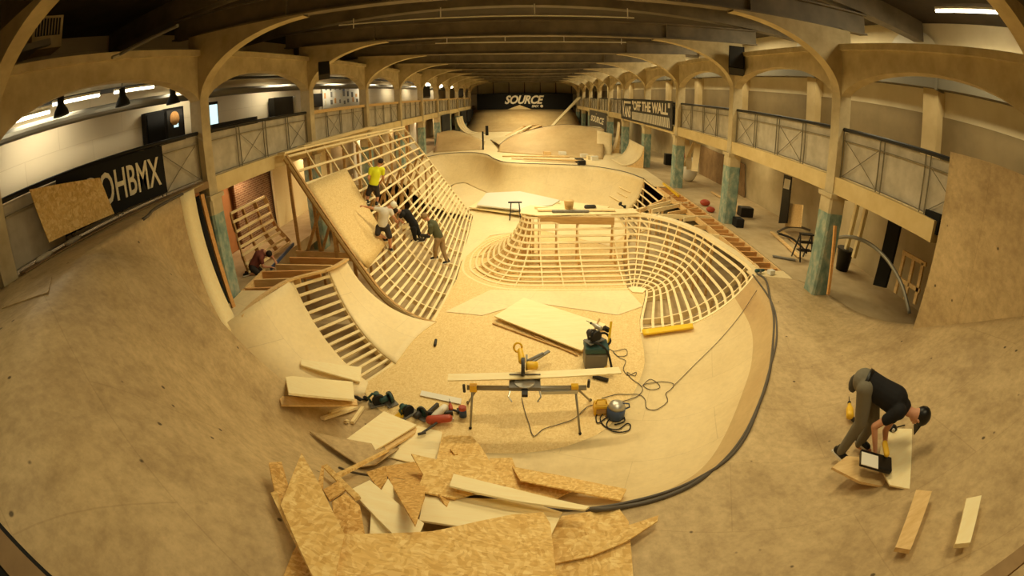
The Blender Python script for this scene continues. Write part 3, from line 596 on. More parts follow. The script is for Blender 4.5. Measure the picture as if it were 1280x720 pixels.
# right wall extension
mb = MB(); top = [(6.53, 4.6, 3.98), (6.53, 3.0, 4.06), (6.53, 1, 4.08), (6.53, -1.9, 4.08)]
n = 24
for k in range(n):
    ya = 4.6-(6.4)*k/n; yb = 4.6-(6.4)*(k+1)/n; za, zb = 3.98+.05*min(1, (4.6-ya)), 3.98+.05*min(1, (4.6-yb))
    la, lb = zout(6.53, ya)-.02, zout(6.53, yb)-.02
    mb.add([(6.53, ya, la), (6.53, yb, lb), (6.53, yb, zb), (6.53, ya, za), (6.6, ya, la), (6.6, yb, lb), (6.6, yb, zb), (6.6, ya, za)], [(0, 3, 2, 1), (4, 5, 6, 7), (3, 7, 6, 2)]+([(0, 4, 7, 3)] if k == 0 else []))
tag(obj('vert_wall', mb, MT['old']), 'upright weathered plywood wall rising from the ramp at the right edge', 'wall panel')
# decks at the near end
dk = thing('end_deck', 'dark timber deck edge in the bottom corners, under the viewer', 'deck', (0, -.5, 2.2))
for (a, b, zz) in (((1222, 719), (1282, 676), 2.1), ((-4, 652), (62, 719), 2.9)):
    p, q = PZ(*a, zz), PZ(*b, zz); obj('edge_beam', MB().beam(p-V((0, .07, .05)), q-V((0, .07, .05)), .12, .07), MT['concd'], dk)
obj('deck_board', MB().box((-6.9, -2.9, 1.95), (6.5, -.15, 2.0)), MT['old'], dk)

lc = [r[NA+NBk]+V((0, 0, .0)) for r in G[104:]]
obj('coping', MB().tube([tuple(p) for p in lc], .03, 8), MT['hose'], bowl, True)['label'] = 'coping round the pocket by the first left column'
mb = MB().prism([PZ(-6, 646, 2.86), PZ(70, 724, 2.86), PZ(-6, 740, 2.86)], (0, 0, 1), .04); obj('shade_board', mb, MT['blackm'], dk)  # black sheet painting the shadowed band beyond the deck edge
# ================================================================ WALLS IN DETAIL, SIGNS, FITTINGS
_te = []
def text_mesh(body, shear=0, off=.0, space=1.0):
    c = bpy.data.curves.new('t', 'FONT'); c.body = body; c.size = 1; c.shear = shear; c.offset = off; c.extrude = .004; c.space_character = space; c.resolution_u = 3
    o = bpy.data.objects.new('t', c); COL.objects.link(o); bpy.context.view_layer.update()
    me = bpy.data.meshes.new_from_object(o.evaluated_get(bpy.context.evaluated_depsgraph_get())); vs = [v.co.copy() for v in me.vertices]; fs = [tuple(p.vertices) for p in me.polygons]
    bpy.data.objects.remove(o); return vs, fs
def lettering(mb, body, tl, tr, bl, out, shear=0, off=0, space=1.0, mi=0):
    """text stretched into the parallelogram tl-tr-bl, standing off its board along out"""
    vs, fs = text_mesh(body, shear, off, space); x0 = min(v.x for v in vs); x1 = max(v.x for v in vs); y0 = min(v.y for v in vs); y1 = max(v.y for v in vs)
    tl, tr, bl, out = V(tl), V(tr), V(bl), V(out)
    mb.add([bl+(tr-tl)*((v.x-x0)/(x1-x0))+(tl-bl)*((v.y-y0)/(y1-y0))+out*(.008+v.z) for v in vs], fs, mi); return mb
def sub(tl, tr, bl, a0, a1, b0, b1):      # sub-rectangle, a along, b downwards
    tl, tr, bl = V(tl), V(tr), V(bl); q = lambda a, b: tl+(tr-tl)*a+(bl-tl)*b
    return q(a0, b0), q(a1, b0), q(a0, b1)
def board4(mb, tl, tr, bl, out, t=.02):
    tl, tr, bl, out = V(tl), V(tr), V(bl), V(out); return mb.prism([tl, tr, tr+bl-tl, bl], out, t)
def banner(name, label, tl, tr, bl, out, mat, cat='banner', g=None):
    r = thing(name, label, cat, (V(tl)+V(tr))/2+(V(bl)-V(tl)), g); obj('backing', board4(MB(), tl, tr, bl, out), mat, r); return r
# black banner on the left balcony rail
tl, tr, bl = (-6.9, 4.0, 3.86), (-6.9, 6.85, 3.80), (-6.9, 4.0, 2.9)
b = banner('banner', 'black banner with cream letters tied to the left balcony rail, partly behind a leaning flakeboard sheet', tl, tr, bl, (1, 0, 0), MT['blackm'])
b['label'] = 'black banner with hand-cut cream BMX letters on the left balcony rail'
mb = MB(); lettering(mb, '#ROHBMX', *sub(tl, tr, bl, .14, .945, .2, .86), (1, 0, 0), 0, .012, 1.02); obj('lettering', mb, MT['letter'], b)
# far black banner
tl, tr, bl = (-6.25, 62, 4.35), (6.5, 62, 4.35), (-6.25, 62, 2.2)
b = banner('banner', 'wide black banner with slanted cream lettering across the far end', tl, tr, bl, (0, -1, 0), MT['blackm'])
mb = MB(); lettering(mb, 'SOURCE', *sub(tl, tr, bl, .29, .70, .12, .68), (0, -1, 0), .35, .035, .95); obj('lettering', mb, MT['letter'], b)
mb = MB(); lettering(mb, 'BMX', *sub(tl, tr, bl, .57, .65, .74, .9), (0, -1, 0), .35, .02); mb.lathe(V(tl)+V((8.6, -.01, -1.75)), [(.2, 0), (.2, .02), (.12, .02)], 16, (0, -1, 0)); obj('small_lettering', mb, MT['letter'], b)
# long lettered banner at right
tl, tr, bl = (6.78, 31.8, 3.92), (6.78, 20.3, 3.95), (6.78, 31.8, 2.5)
b = banner('banner', 'long dark banner lettered OFF THE WALL with a striped band, on the right balcony', tl, tr, bl, (-1, 0, 0), MT['dgrey'])
mb = MB(); T_ = sub(tl, tr, bl, .03, .26, .1, .9); lettering(mb, 'V', *sub(*T_, 0, .3, 0, .97), (-1, 0, 0), 0, .03); lettering(mb, 'ANS', *sub(*T_, .3, 1, .3, .97), (-1, 0, 0), 0, .03)
q = sub(*T_, .27, 1, .02, .16); board4(mb, q[0]+V((-.02, 0, 0)), q[1]+V((-.02, 0, 0)), q[2]+V((-.02, 0, 0)), (-1, 0, 0), .01); obj('logo', mb, MT['letter'], b)
mb = MB(); lettering(mb, '"OFF THE WALL"', *sub(tl, tr, bl, .29, .97, .08, .5), (-1, 0, 0), 0, .035); obj('lettering', mb, MT['letter'], b)
mb = MB()
for k in range(34):
    q = sub(tl, tr, bl, .29+k*.02, .29+k*.02+.011, .58, .92); s_ = V((0, -.14, 0)); mb.add([q[0]+V((-.012, 0, 0)), q[1]+V((-.012, 0, 0)), q[2]+(q[1]-q[0])+s_+V((-.012, 0, 0)), q[2]+s_+V((-.012, 0, 0))], [(0, 1, 2, 3)])
obj('stripes', mb, MT['letter'], b)
# smaller board further right
tl, tr, bl = (6.75, 47.5, 2.6), (6.75, 37.6, 2.6), (6.75, 47.5, 0.2)
b = banner('banner', 'dark board with small pale lettering hanging between far right columns', tl, tr, bl, (-1, 0, 0), MT['dgrey'])
mb = MB(); lettering(mb, 'SOURCE', *sub(tl, tr, bl, .1, .9, .2, .45), (-1, 0, 0), .3, .03); obj('lettering', mb, MT['letter'], b)
for i, (x0, y0, y1, z0, z1, lab) in enumerate([(-6.7, 37.6, 41.9, .0, 2.5, 'tall black board closing the bay after the far left teal columns'), (-6.7, 49.2, 54, .9, 2.4, 'black board low on the far left, nearer of two'), (-6.7, 54.8, 61, .9, 2.4, 'black board low on the far left beside the end banner')]):
    tag(obj('screen_board', MB().box((x0, y0, z0), (x0+.04, y1, z1)), MT['blackm']), lab, 'board')
# end wall panels
mb = MB()
for k in range(7): x = -6.5+k*2.2; mb.box((x-.05, 65.9, 4), (x+.05, 66, 6.2))
mb.box((-8, 65.9, 4.4), (8, 66, 4.46)); mb.box((-8, 65.9, 6.0), (8, 66, 6.15)); struct('trim_41', mb, MT['dgrey'], 'dark ribs dividing the far wall into panels')
# right outer wall: dado band, pilasters, duct
struct('trim_42', MB().box((10.02, -3, 2.74), (10.1, 66, 4.86)), MT['dado'], 'darker painted band along the right wall')
for i, y in enumerate(COLY[1:]):
    struct('trim_%d' % (43+i), MB().box((9.75, y-.9, 2.74), (10.1, y-.35, 5.5)), MT['gwall2'], 'plaster pier on the right balcony wall')
du = thing('duct', 'square grey metal duct running along the right balcony wall', 'duct', (9.7, 20, 5.5)); obj('trunk', MB().box((9.6, 0, 5.48), (9.9, 60, 5.75)), MT['ductgrey'], du)
for y in COLY[1:9]: obj('flange', MB().box((9.57, y-1.0, 5.44), (9.93, y-.9, 5.79)), MT['ductgrey'], du)
for i, y in enumerate([14.0, 8.6]):
    mb = MB(); 
    for k in range(12):
        a0, a1 = PI*k/12, PI*(k+1)/12; mb.add([(10.0, y+1.1*math.cos(a0), 6.2), (10.0, y+1.1*math.cos(a1), 6.2), (10.0, y+1.1*math.cos(a1), 6.2+.9*math.sin(a1)), (10.0, y+1.1*math.cos(a0), 6.2+.9*math.sin(a0))], [(0, 1, 2, 3)])
    struct('window_%d' % (i+1), mb, MT['white'], 'small arched window high on the right wall')
# right tube light
def tube_light(label, p, q, g, ax_w=.09):
    r = thing('tube_light', label, 'light', (V(p)+V(q))/2, g); p = V(p); q = V(q)
    obj('housing', MB().beam(p+V((0, 0, .06)), q+V((0, 0, .06)), ax_w, .05), MT['white'], r); obj('tube', MB().tube([p, q], .03, 10), MT['tube'], r); return r
p, q = PX(1170, 14, 8.6), PX(1278, 9, 8.6)
tube_light('bright tube light under the ceiling at the top right corner', (8.6, p.y, p.z), (8.6, q.y, p.z), 'tube lights')
for lab, a, b_ in (('tube light behind the nearest black pendant lamp', (66, 127), (124, 119)), ('tube light behind the middle black pendant lamp', (143, 118), (192, 110)), ('tube light partly in the left edge of the picture', (-6, 150), (62, 140))):
    p, q = PX(*a, -9.0), PX(*b_, -9.0); tube_light(lab, (-9, p.y, 5.38 if b_[0] > 65 else 5.25), (-9, q.y, 5.38 if b_[0] > 65 else 5.25), 'tube lights')
mb = MB(); mb.tube([(-9.7, 1, 5.1), (-9.7, 60, 5.1)], .14, 12); tag(obj('duct', mb, MT['zinc']), 'ribbed round grey duct under the left balcony ceiling', 'duct')
mb = MB(); mb.box((-9.6, 0, 5.5), (-9.5, 60, 5.6)); tag(obj('cable_tray', mb, MT['dgrey']), 'black cable tray under the left balcony ceiling', 'tray')
for lab, px, py, h in (('nearest black bell-shaped pendant lamp over the left balcony', 76, 131, 31), ('middle black bell-shaped pendant lamp over the left balcony', 153, 120, 26), ('third pendant lamp, half behind the first left column', 216, 119, 14)):
    c = PX(px, py, -7.9); r = thing('pendant_lamp', lab, 'lamp', c, 'pendant lamps')
    s = .19; obj('lamp_shade', MB().lathe(c+V((0, 0, -s*1.1)), [(s*.95, 0), (s*.98, .01), (s*.8, s*.55), (s*.5, s*1.0), (s*.42, s*1.15), (s*.42, s*1.9), (s*.4, s*2.0)], 20), MT['blackm'], r, True)
    obj('bulb', MB().ball(c+V((0, 0, -s*.8)), .05), MT['bulb'], r, True); obj('cable', MB().tube([c+V((0, 0, s*.8)), (c.x, c.y, 5.66)], .008, 6), MT['black'], r)
for i, (px, py) in enumerate([(535, 106), (551, 107), (564, 108)]):
    c = PX(px, py, -7.6); tag(obj('globe_lamp', MB().ball(c, .2), MT['bulb'], None, True), 'glowing globe lamp in a far left arch, %s of three from the viewer' % ORD[i], 'lamp', 'globe lamps')
# speakers
def speaker(lab, c, w, h, d, yaw, pitch):
    r = thing('speaker', lab, 'speaker', c); R = Matrix.Rotation(yaw, 3, 'Z') @ Matrix.Rotation(pitch, 3, 'X'); c = V(c)
    ax, ay, az = R @ V((1, 0, 0)), R @ V((0, 1, 0)), R @ V((0, 0, 1))
    obj('cabinet', MB().obox(c, ax*w/2, ay*d/2, az*h/2), MT['black'], r); o = obj('grille', MB().obox(c-ay*(d/2+.01), ax*w*.45, ay*.008, az*h*.45), MT['dgrey'], r)
    obj('bracket', MB().beam(c+ay*d/2, c+ay*(d/2+.3)+V((0, 0, .25)), .05, .05), MT['dgrey'], r); return r
speaker('black loudspeaker tilted down from the right end of the second roof beam', PY(921, 76, 13.4), .5, .85, .45, -.5, -.45)
speaker('black loudspeaker tilted down at the second left column', PY(405, 88, 13.5), .35, .5, .32, .5, -.5)
c = PX(533, 115, -6.8); speaker('small black loudspeaker hung in a far left arch', c, .5, .8, .4, .3, -.3); c = PX(576, 116, -6.8); speaker('black loudspeaker hung in the farthest left arches', c, .5, .9, .4, .3, -.3)
# left balcony things
def wallbox(name, lab, cat, px0, py0, px1, py1, x, mat, t=.12, extra=None):
    p, q = PX(px0, py1, x), PX(px1, py0, x); zb = min(p.z, q.z); zt = max(p.z, q.z); zb = PX((px0+px1)/2, py1, x).z; zt = PX((px0+px1)/2, py0, x).z
    zb = 2.745 if cat not in ('television',) else zb; r = thing(name, lab, cat, (x, (p.y+q.y)/2, zb)); obj('body', MB().box((x-t, p.y, zb), (x, q.y, zt)), mat, r); return r, p.y, q.y, zb, zt
r, a, b_, c, d = wallbox('drinks_fridge', 'black upright fridge on the left balcony before the first column', 'fridge', 184, 139, 205, 174, -10.25, MT['black'], .2)
obj('door', MB().box((-10.25, a+.05, c+.1), (-10.22, b_-.05, d-.06)), MT['blackm'], r)
r, a, b_, c, d = wallbox('vending_machine', 'dark vending machine with orange disc and lit label, left balcony', 'machine', 208, 134, 229, 172, -10.25, MT['black'], .2)
obj('front_panel', MB().box((-10.25, a+.08, c+.2), (-10.22, b_-.1, d-.08)), MT['dgrey'], r); obj('disc', MB().lathe((-10.21, (a+b_)/2-.05, d-.35), [(.22, 0), (.22, .03)], 20, (1, 0, 0)), MT['orange'], r); obj('screen', MB().box((-10.21, (a+b_)/2-.1, c+1.5), (-10.2, (a+b_)/2+.12, c+1.7)), MT['screen'], r)
r, a, b_, c, d = wallbox('fridge_cabinet', 'narrow lit display cabinet just behind the first left column', 'cabinet', 262, 127, 272, 158, -9.6, MT['black'], .5); obj('glass_front', MB().box((-9.6, a+.06, c+.1), (-9.58, b_-.06, d-.1)), MT['screen'], r)
r, a, b_, c, d = wallbox('television', 'black screen on the white wall between first and second left columns', 'television', 344, 121, 366, 144, -10.1, MT['black'], .3); obj('side_strip', MB().box((-10.1, b_+.02, c), (-10.05, b_+.2, d)), MT['white'], r)  # plain white strip beside the black screen
r, a, b_, c, d = wallbox('television', 'black panel left of the pinned photographs on the left balcony', 'television', 389, 117, 403, 134, -10.3, MT['black'], .1)
r, a, b_, c, d = wallbox('counter', 'long low black counter along the left balcony between first and second columns', 'counter', 266, 150, 322, 158, -8.4, MT['black'], .5)
rn = random.Random(3); nb = thing('notice_board', 'pale wall board covered in small pinned photographs on the left balcony', 'board', (-10.4, 24, 3.9))
p, q = PX(404, 131, -10.4), PX(448, 105, -10.4); obj('backing', MB().box((-10.45, p.y, 3.9), (-10.4, q.y, 5.3)), MT['white'], nb)
for k in range(22):
    y = p.y+.3+(q.y-p.y-.9)*((k % 8)/7)+rn.uniform(-.15, .15); z = 4.15+(k//8)*.4+rn.uniform(-.05, .05); w_ = rn.uniform(.15, .28)
    obj('photograph', MB().box((-10.4, y, z), (-10.38, y+w_, z+rn.uniform(.2, .32))), MT[rn.choice(['black', 'blue', 'dgrey', 'orange', 'grey', 'letter'])], nb)
c = PX(186, 168, -9.0); tag(obj('bottle', MB().lathe((-8.2, c.y, 2.75), [(.1, 0), (.1, .5), (.04, .65), (.04, .8)], 12), MT['white'], None, True), 'white spray bottle standing on the left balcony in front of the black fridge', 'bottle')
# heater unit, top left
c = PX(62, 38, -8.0); hh = thing('fan_heater', 'boxy beige fan heater hanging in the top left corner', 'heater', c); obj('casing', MB().box((c.x-.5, c.y-.45, c.z-.35), (c.x, c.y+.35, c.z+.3)), MT['conc'], hh)
mb = MB(); mb.box((c.x, c.y-.38, c.z-.1), (c.x+.02, c.y+.28, c.z+.24)); obj('grille', mb, MT['blackm'], hh)
mb = MB()
for k in range(9): y = c.y-.36+k*.078; mb.box((c.x+.02, y, c.z-.1), (c.x+.04, y+.02, c.z+.24))
obj('louvre', mb, MT['conc'], hh); obj('drop_rod', MB().tube([(c.x-.25, c.y, c.z+.3), (c.x-.25, c.y, 7.3)], .015), MT['grey'], hh)
c = PX(30, 66, -8.2); tag(obj('air_filter', MB().obox(c, (.35, 0, 0), (0, .5, .05), (0, -.02, .06)), MT['zinc']), 'pale crumpled insulation panel below the fan heater', 'panel')
mb = MB(); mb.tube([PX(150, 68, -6), PX(222, 32, -4.5)], .03, 8); mb.tube([PX(140, 72, -6), PX(150, 68, -6)], .03, 8); tag(obj('overhead_pipe', mb, MT['zinc']), 'thin grey pipe slanting under the dark ceiling at top left', 'pipe')
# ---- under the right balcony
def pan(name, lab, cat, pxs, x, mat, t=.05):
    pts = [PX(a, b, x) for a, b in pxs]; return tag(obj(name, MB().prism(pts, (-1, 0, 0), t), mat), lab, cat)
pan('doorway_shade', 'dark brown panel painting the shade of an opening between second and third right columns', 'panel', [(874, 181), (930, 205), (930, 250), (874, 238)], 9.9, MT['concd'])  # flat panel, the darkness of an open recess put into its colour
pan('door_leaf', 'narrow black panel with a white notice behind the second right column', 'panel', [(980, 218), (989, 221), (983, 279), (973, 279)], 8.6, MT['black'])
dl = [o for o in COL.objects if o.name == 'door_leaf'][0]; obj('notice', MB().prism([PX(a, b, 8.53) for a, b in ((981, 223), (988, 225), (986, 237), (979, 235))], (-1, 0, 0), .01), MT['white'], dl)['label'] = 'white notice'
pan('chipboard_sheet', 'square tan board standing right of the narrow black panel', 'board', [(985, 254), (1003, 256), (1000, 284), (981, 283)], 8.8, MT['pine'])
pan('wall_post', 'broad black post leaning under the right balcony beyond the bent pipe', 'post', [(1111, 271), (1126, 278), (1106, 360), (1091, 356)], 8.6, MT['blackm'], .08)
for i, (a, b_, lab) in enumerate([((1072, 255), (1056, 318), 'left pale upright of the timber pair under the right balcony'), ((1083, 260), (1067, 322), 'right pale upright of the timber pair under the right balcony')]):
    p, q = PX(*a, 9.0), PX(*b_, 9.0); tag(obj('upright', MB().beam(p, q, .12, .1), MT['plain']), lab, 'timber')
pan('end_block', 'black block closing the near end of the right balcony beam', 'block', [(1157, 261), (1176, 268), (1170, 294), (1151, 287)], 6.95, MT['blackm'], .1)
fr = thing('stud_rack', 'small pine stud frame standing at the foot of the right wall panel', 'timber frame', PX(1130, 355, 8.3))
for a, b_ in (((1131, 316), (1119, 366)), ((1143, 322), (1131, 374)), ((1154, 329), (1143, 380)), ((1129, 315), (1158, 331)), ((1122, 347), (1150, 364))): obj('stud', MB().beam(PX(*a, 8.3), PX(*b_, 8.3), .06, .09), MT['pine'], fr)
path = catmull([tuple(PX(a, b, 7.75)) for a, b in ((1040, 298), (1062, 296), (1082, 302), (1100, 315), (1115, 333), (1128, 358), (1137, 392))], 30)
tag(obj('bent_pipe', MB().tube(path, .045, 10), MT['zinc'], None, True), 'long bent steel pipe arching from the first right column to the wall panel', 'pipe')
path = catmull([tuple(PZ(a, b, .25)) for a, b in ((972, 290), (985, 284), (1000, 284), (1013, 288))], 16); tag(obj('bent_pipe', MB().tube(path, .04, 8), MT['hose'], None, True), 'curved pipe offcut lying left of the first right column', 'pipe')
path = catmull([tuple(PZ(a, b, .1)) for a, b in ((973, 292), (988, 297), (1000, 306), (1008, 316))], 16); tag(obj('bent_pipe', MB().tube(path, .035, 8), MT['black'], None, True), 'dark curved pipe on the floor left of the stool', 'pipe')
p, q = PX(1044, 282, 6.72), PX(1035, 368, 6.72); tag(obj('prop', MB().beam(p, q, .07, .05), MT['orange']), 'thin pine prop leaning on the first right column', 'timber')
c = PZ(1052, 337, 0); b = thing('bin', 'black plastic bin behind the first right column', 'bin', c); obj('body', MB().lathe(c, [(.2, 0), (.26, .6), (.28, .62)], 14), MT['black'], b, True); obj('rim', MB().lathe(c+V((0, 0, .6)), [(.29, 0), (.29, .04), (.2, .04)], 14), MT['dgrey'], b)
# stool / frame left of first right column
c = PZ(1003, 325, 0); st = thing('step_stool', 'dark metal step stool with clutter left of the first right column', 'stool', c)
for dx in (-.22, .22):
    obj('leg', MB().beam(c+V((dx, -.2, 0)), c+V((dx, .05, .75)), .035, .035), MT['dgrey'], st); obj('leg', MB().beam(c+V((dx, .3, 0)), c+V((dx, .05, .75)), .035, .035), MT['dgrey'], st)
for z in (.28, .52, .75): obj('tread', MB().box((c.x-.24, c.y-.1, c.z+z), (c.x+.24, c.y+.1, c.z+z+.03)), MT['black'], st)
for lab, px, py, w_, h, mat in (('black crate beside the second right column', 931, 270, .55, .35, 'black'), ('black bag at the foot of the second right column', 922, 283, .3, .3, 'blackm'), ('grey box between the far right columns', 836, 206, .6, .7, 'black')):
    c = PZ(px, py, 0); o = obj('crate', MB().box((c.x-w_/2, c.y-.2, 0), (c.x+w_/2, c.y+.2, h)), MT[mat]); bev(o, .03); tag(o, lab, 'crate')
for lab, pts in (('long board lying furthest left under the second right bay', ((890, 240), (925, 262))), ('long board on the right ledge behind the second column', ((915, 252), (925, 268))), ('pale board running back from the dark pipes', ((965, 290), (1000, 322))), ('board beside the pale board near the stool', ((975, 287), (1005, 312)))):
    p, q = PZ(*pts[0], .04), PZ(*pts[1], .04); tag(obj('board', MB().beam(p, q, .14, .04), MT['pine']), lab, 'timber', 'boards on the right ledge')
def sag_bag(name, lab, cat, c, r, mat):
    mb = MB(); mb.ball(V(c)+V((0, 0, r*.55)), (r, r*.8, r*.6), 14); return tag(obj(name, mb, mat, None, True), lab, cat)
sag_bag('red_sack', 'red sack on the right ledge left of the second column', 'bag', PZ(881, 257, 0), .22, MT['red']); sag_bag('red_sack', 'dark red cloth at the end of the joist ladder', 'bag', PZ(888, 265, 0), .18, MT['red'])
c = PZ(860, 226, 0); d_ = thing('dust_sheet_heap', 'white and orange dust sheets heaped beside the third right column', 'cloth', c)
mb = MB(); mb.ball(c+V((0, 0, .5)), (.45, .4, .55), 14); mb.ball(c+V((.2, -.1, .9)), (.3, .3, .35), 12); o = obj('white_sheet', mb, MT['white'], d_, True); obj('orange_bag', MB().ball(c+V((-.1, .2, 1.35)), (.2, .2, .25), 12), MT['red'], d_, True)
for k, (a, b_) in enumerate((((858, 175), (862, 212)), ((868, 178), (855, 208)), ((872, 180), (868, 214)))):
    tag(obj('leaning_board', MB().beam(PX(*a, 7.9), PX(*b_, 7.6), .3, .03), MT['ply']), '%s pale plank leaning behind the dust sheets' % ('left', 'crossed', 'right')[k], 'timber')
r = thing('spirit_level', 'long yellow level lying on joists near the small batten patch', 'level', PZ(840, 240, .03)); obj('body', MB().beam(PZ(829, 229, .05), PZ(848, 245, .05), .08, .08), MT['yel2'], r)
# ---- under the left balcony
struct('wall_left_room', MB().box((-9.4, 9.2, -.3), (-9.3, 12.6, 2.4)), MT['terracotta'], 'lit terracotta wall of the room under the left balcony')
struct('wall_brick', MB().box((-9.2, 12.2, -.3), (-9.1, 14.6, 2.4)), MT['brickm'], 'bare brick wall under the left balcony')
struct('wall_partition', MB().box((-9.0, 14.5, -.3), (-8.9, 20, 2.4)), MT['plain'], 'timber partition under the left balcony')
for i, (y0, y1, m) in enumerate(((22, 24.5, 'white'), (27, 29.5, 'conc'), (31.5, 33.5, 'orange'), (34, 36, 'white'), (43.5, 47, 'plain'))): struct('wall_panel.%03d' % i, MB().box((-8.6, y0, 0), (-8.5, y1, 2.4)), MT[m])
lb = thing('timber_ramp', 'small slatted frame under the left balcony beyond the first column', 'ramp', (-8, 11, -.2))
rows_ = [((288, 267), (330, 246)), ((291, 278), (335, 256)), ((295, 290), (338, 266)), ((297, 300), (341, 275)), ((300, 309), (345, 284)), ((303, 319), (350, 290)), ((307, 330), (357, 297)), ((311, 340), (362, 303))]
for k, (a, b_) in enumerate(rows_): xx = -7.9+.09*k; obj('batten', MB().beam(PX(*a, xx), PX(*b_, xx), .05, .07), MT['batten'], lb)
for fx in (.0, .35, .7, 1.0):
    pts = [PX(a[0]+(b_[0]-a[0])*fx, a[1]+(b_[1]-a[1])*fx, -7.98+.09*k) for k, (a, b_) in enumerate(rows_)]; mb = MB()
    for p, q in zip(pts[:-1], pts[1:]): mb.beam(p, q, .04, .14)
    obj('rib', mb, MT['dpine'], lb)
# far clutter
c = PZ(604, 187, 0); pp = thing('post', 'slim black post with a dark box on top standing on the far deck', 'post', c); obj('pole', MB().box((c.x-.06, c.y-.06, 0), (c.x+.06, c.y+.06, 1.35)), MT['black'], pp); obj('box', MB().box((c.x+.2, c.y-.1, 1.05), (c.x+.4, c.y+.15, 1.75)), MT['black'], pp); obj('arm', MB().box((c.x, c.y-.02, 1.2), (c.x+.25, c.y+.02, 1.26)), MT['black'], pp)
LUM = [((634, 170), (667, 148)), ((640, 169), (668, 151)), ((655, 158), (690, 150)), ((672, 156), (690, 147)), ((663, 162), (676, 153)), ((690, 158), (726, 121))]
for k, (a, b_) in enumerate(LUM): p, q = PZ(*a, .15+.1*(k % 3)), PZ(b_[0], b_[1]+(4 if k < 5 else 30), .3+.1*(k % 3)); (p, q) = (p, q) if k < 5 else (PY(690, 158, 48), PY(724, 122, 54)); tag(obj('lumber', MB().beam(p, q, .35, .12), MT['ply' if k % 2 else 'pine']), ('%s length of timber in the far heap beyond the hip bank' % ORD[k]) if k < 5 else 'long pale timber leaning up to the far right balcony', 'timber', 'lumber in the far heap')
LU2 = [((628, 195), (712, 196)), ((640, 197), (725, 200)), ((655, 198), (730, 201))]
for k, (a, b_) in enumerate(LU2): p, q = PZ(*a, .05+.05*k), PZ(*b_, .05+.05*k); tag(obj('lumber', MB().beam(p, q, .3, .05), MT['ply' if k % 2 else 'pine']), '%s long board lying along the pool edge below the hip bank' % ('rear', 'middle', 'front')[k], 'timber', 'boards on the pool edge')
for k, (px, py) in enumerate([(684, 194), (703, 194), (724, 203), (730, 197), (738, 199), (743, 200), (727, 206)]):
    c = PZ(px, py, 0); o = obj('offcut', MB().obox(c+V((0, 0, .12)), (.22, .05*k-.1, 0), (-.03, .15, 0), (0, .02, .12)), MT[['pine', 'white', 'dgrey', 'white', 'ply', 'white', 'rubber'][k]]); tag(o, ('orange offcut block', 'pale offcut block', 'dark bag', 'white bucket-sized scrap', 'tan block', 'white crumpled bag', 'small dark lump')[k]+' on the deck at the pool edge', 'scrap')
# ================================================================ BOARDS, TOOLS, SCRAP
def fitplane(pxs):
    hs = [S(a, b)[0] for a, b in pxs]; c = sum(hs, V())/len(hs)
    import numpy as np
    A = np.array([list(h-c) for h in hs]); n = V(np.linalg.svd(A)[2][2]) if len(hs) > 2 else V((0, 0, 1))
    n = n.normalized(); n = n if n.z > 0 else -n
    if n.z < .8: n = (n+V((0, 0, 1))).normalized()
    return c, n
def sheet(label, pxs, mat, lift=.03, t=.018, name='plywood_sheet', cat='board', tilt=None, group=None, plane=None, edge=None):
    c, n = plane or fitplane(pxs)
    if not plane:                         # rest on the highest point beneath
        m = (sum(p[0] for p in pxs)/len(pxs), sum(p[1] for p in pxs)/len(pxs)); sm_ = [m]
        for i, p in enumerate(pxs): q = pxs[(i+1) % len(pxs)]; sm_ += [p, ((p[0]+q[0])/2, (p[1]+q[1])/2), ((p[0]+m[0])/2, (p[1]+m[1])/2)]
        c = c+n*max((S(a, b)[0]-c).dot(n) for a, b in sm_)
    c = c+n*(lift+t)
    if tilt: n = (n+V(tilt)).normalized()
    pts = [PPL(a, b, c, n) for a, b in pxs]; o = obj(name, MB().prism(pts, n, t), mat); return tag(o, label, cat, group)
# hose and cables
hp = [(946, 343), (957, 351), (962, 372), (967, 398), (966, 430), (961, 468), (949, 505), (930, 545), (905, 577), (872, 603), (832, 622), (785, 634), (735, 639), (680, 636), (620, 627)]
pts = catmull([tuple(S(a, b)[0]+V((0, 0, .02))) for a, b in hp], 90)
tag(obj('dust_hose', MB().tube(pts, .026, 8), MT['hose'], None, True), 'thick grey hose lying in a long curve round the lip of the bowl', 'hose')
mb = MB(); cop = [r[NA]+V((0, 0, .012)) for r in G[:82]]; mb.tube([tuple(p) for p in cop], .02, 6); obj('coping', mb, MT['hose'], bowl, True)
def cable(label, pxs, r=.007, mat='hose', n=60, closed=False):
    pts = catmull([tuple(S(a, b)[0]+V((0, 0, r+.012))) for a, b in pxs], n); return tag(obj('power_cable', MB().tube(pts, r, 5), MT[mat], None, True), label, 'cable')
cable('long thin cable running from the looped cables up to the right corner of the battens', [(842, 483), (870, 455), (900, 425), (925, 395), (945, 365), (958, 348)])
cable('tangled cable trailing from the dust extractor across the floor', [(762, 437), (768, 440), (782, 437), (783, 445), (772, 446), (766, 440), (774, 448), (782, 452), (779, 462), (785, 470), (795, 466), (793, 471), (783, 466), (790, 475), (800, 482), (803, 488), (797, 496), (784, 501), (770, 505)], .008)
cable('looped cable lying right of the blue reel', [(803, 483), (812, 475), (822, 480), (824, 486), (812, 488), (804, 482), (818, 479), (830, 478), (842, 481), (838, 488), (832, 493), (834, 503), (820, 513), (808, 511), (806, 500), (798, 494), (785, 494), (770, 494), (752, 499)], .008)
cable('cable drooping from the mitre saw to the yellow transformer', [(652, 498), (656, 515), (661, 530), (667, 546), (680, 537), (700, 531), (718, 524), (732, 511), (741, 507)], .008)
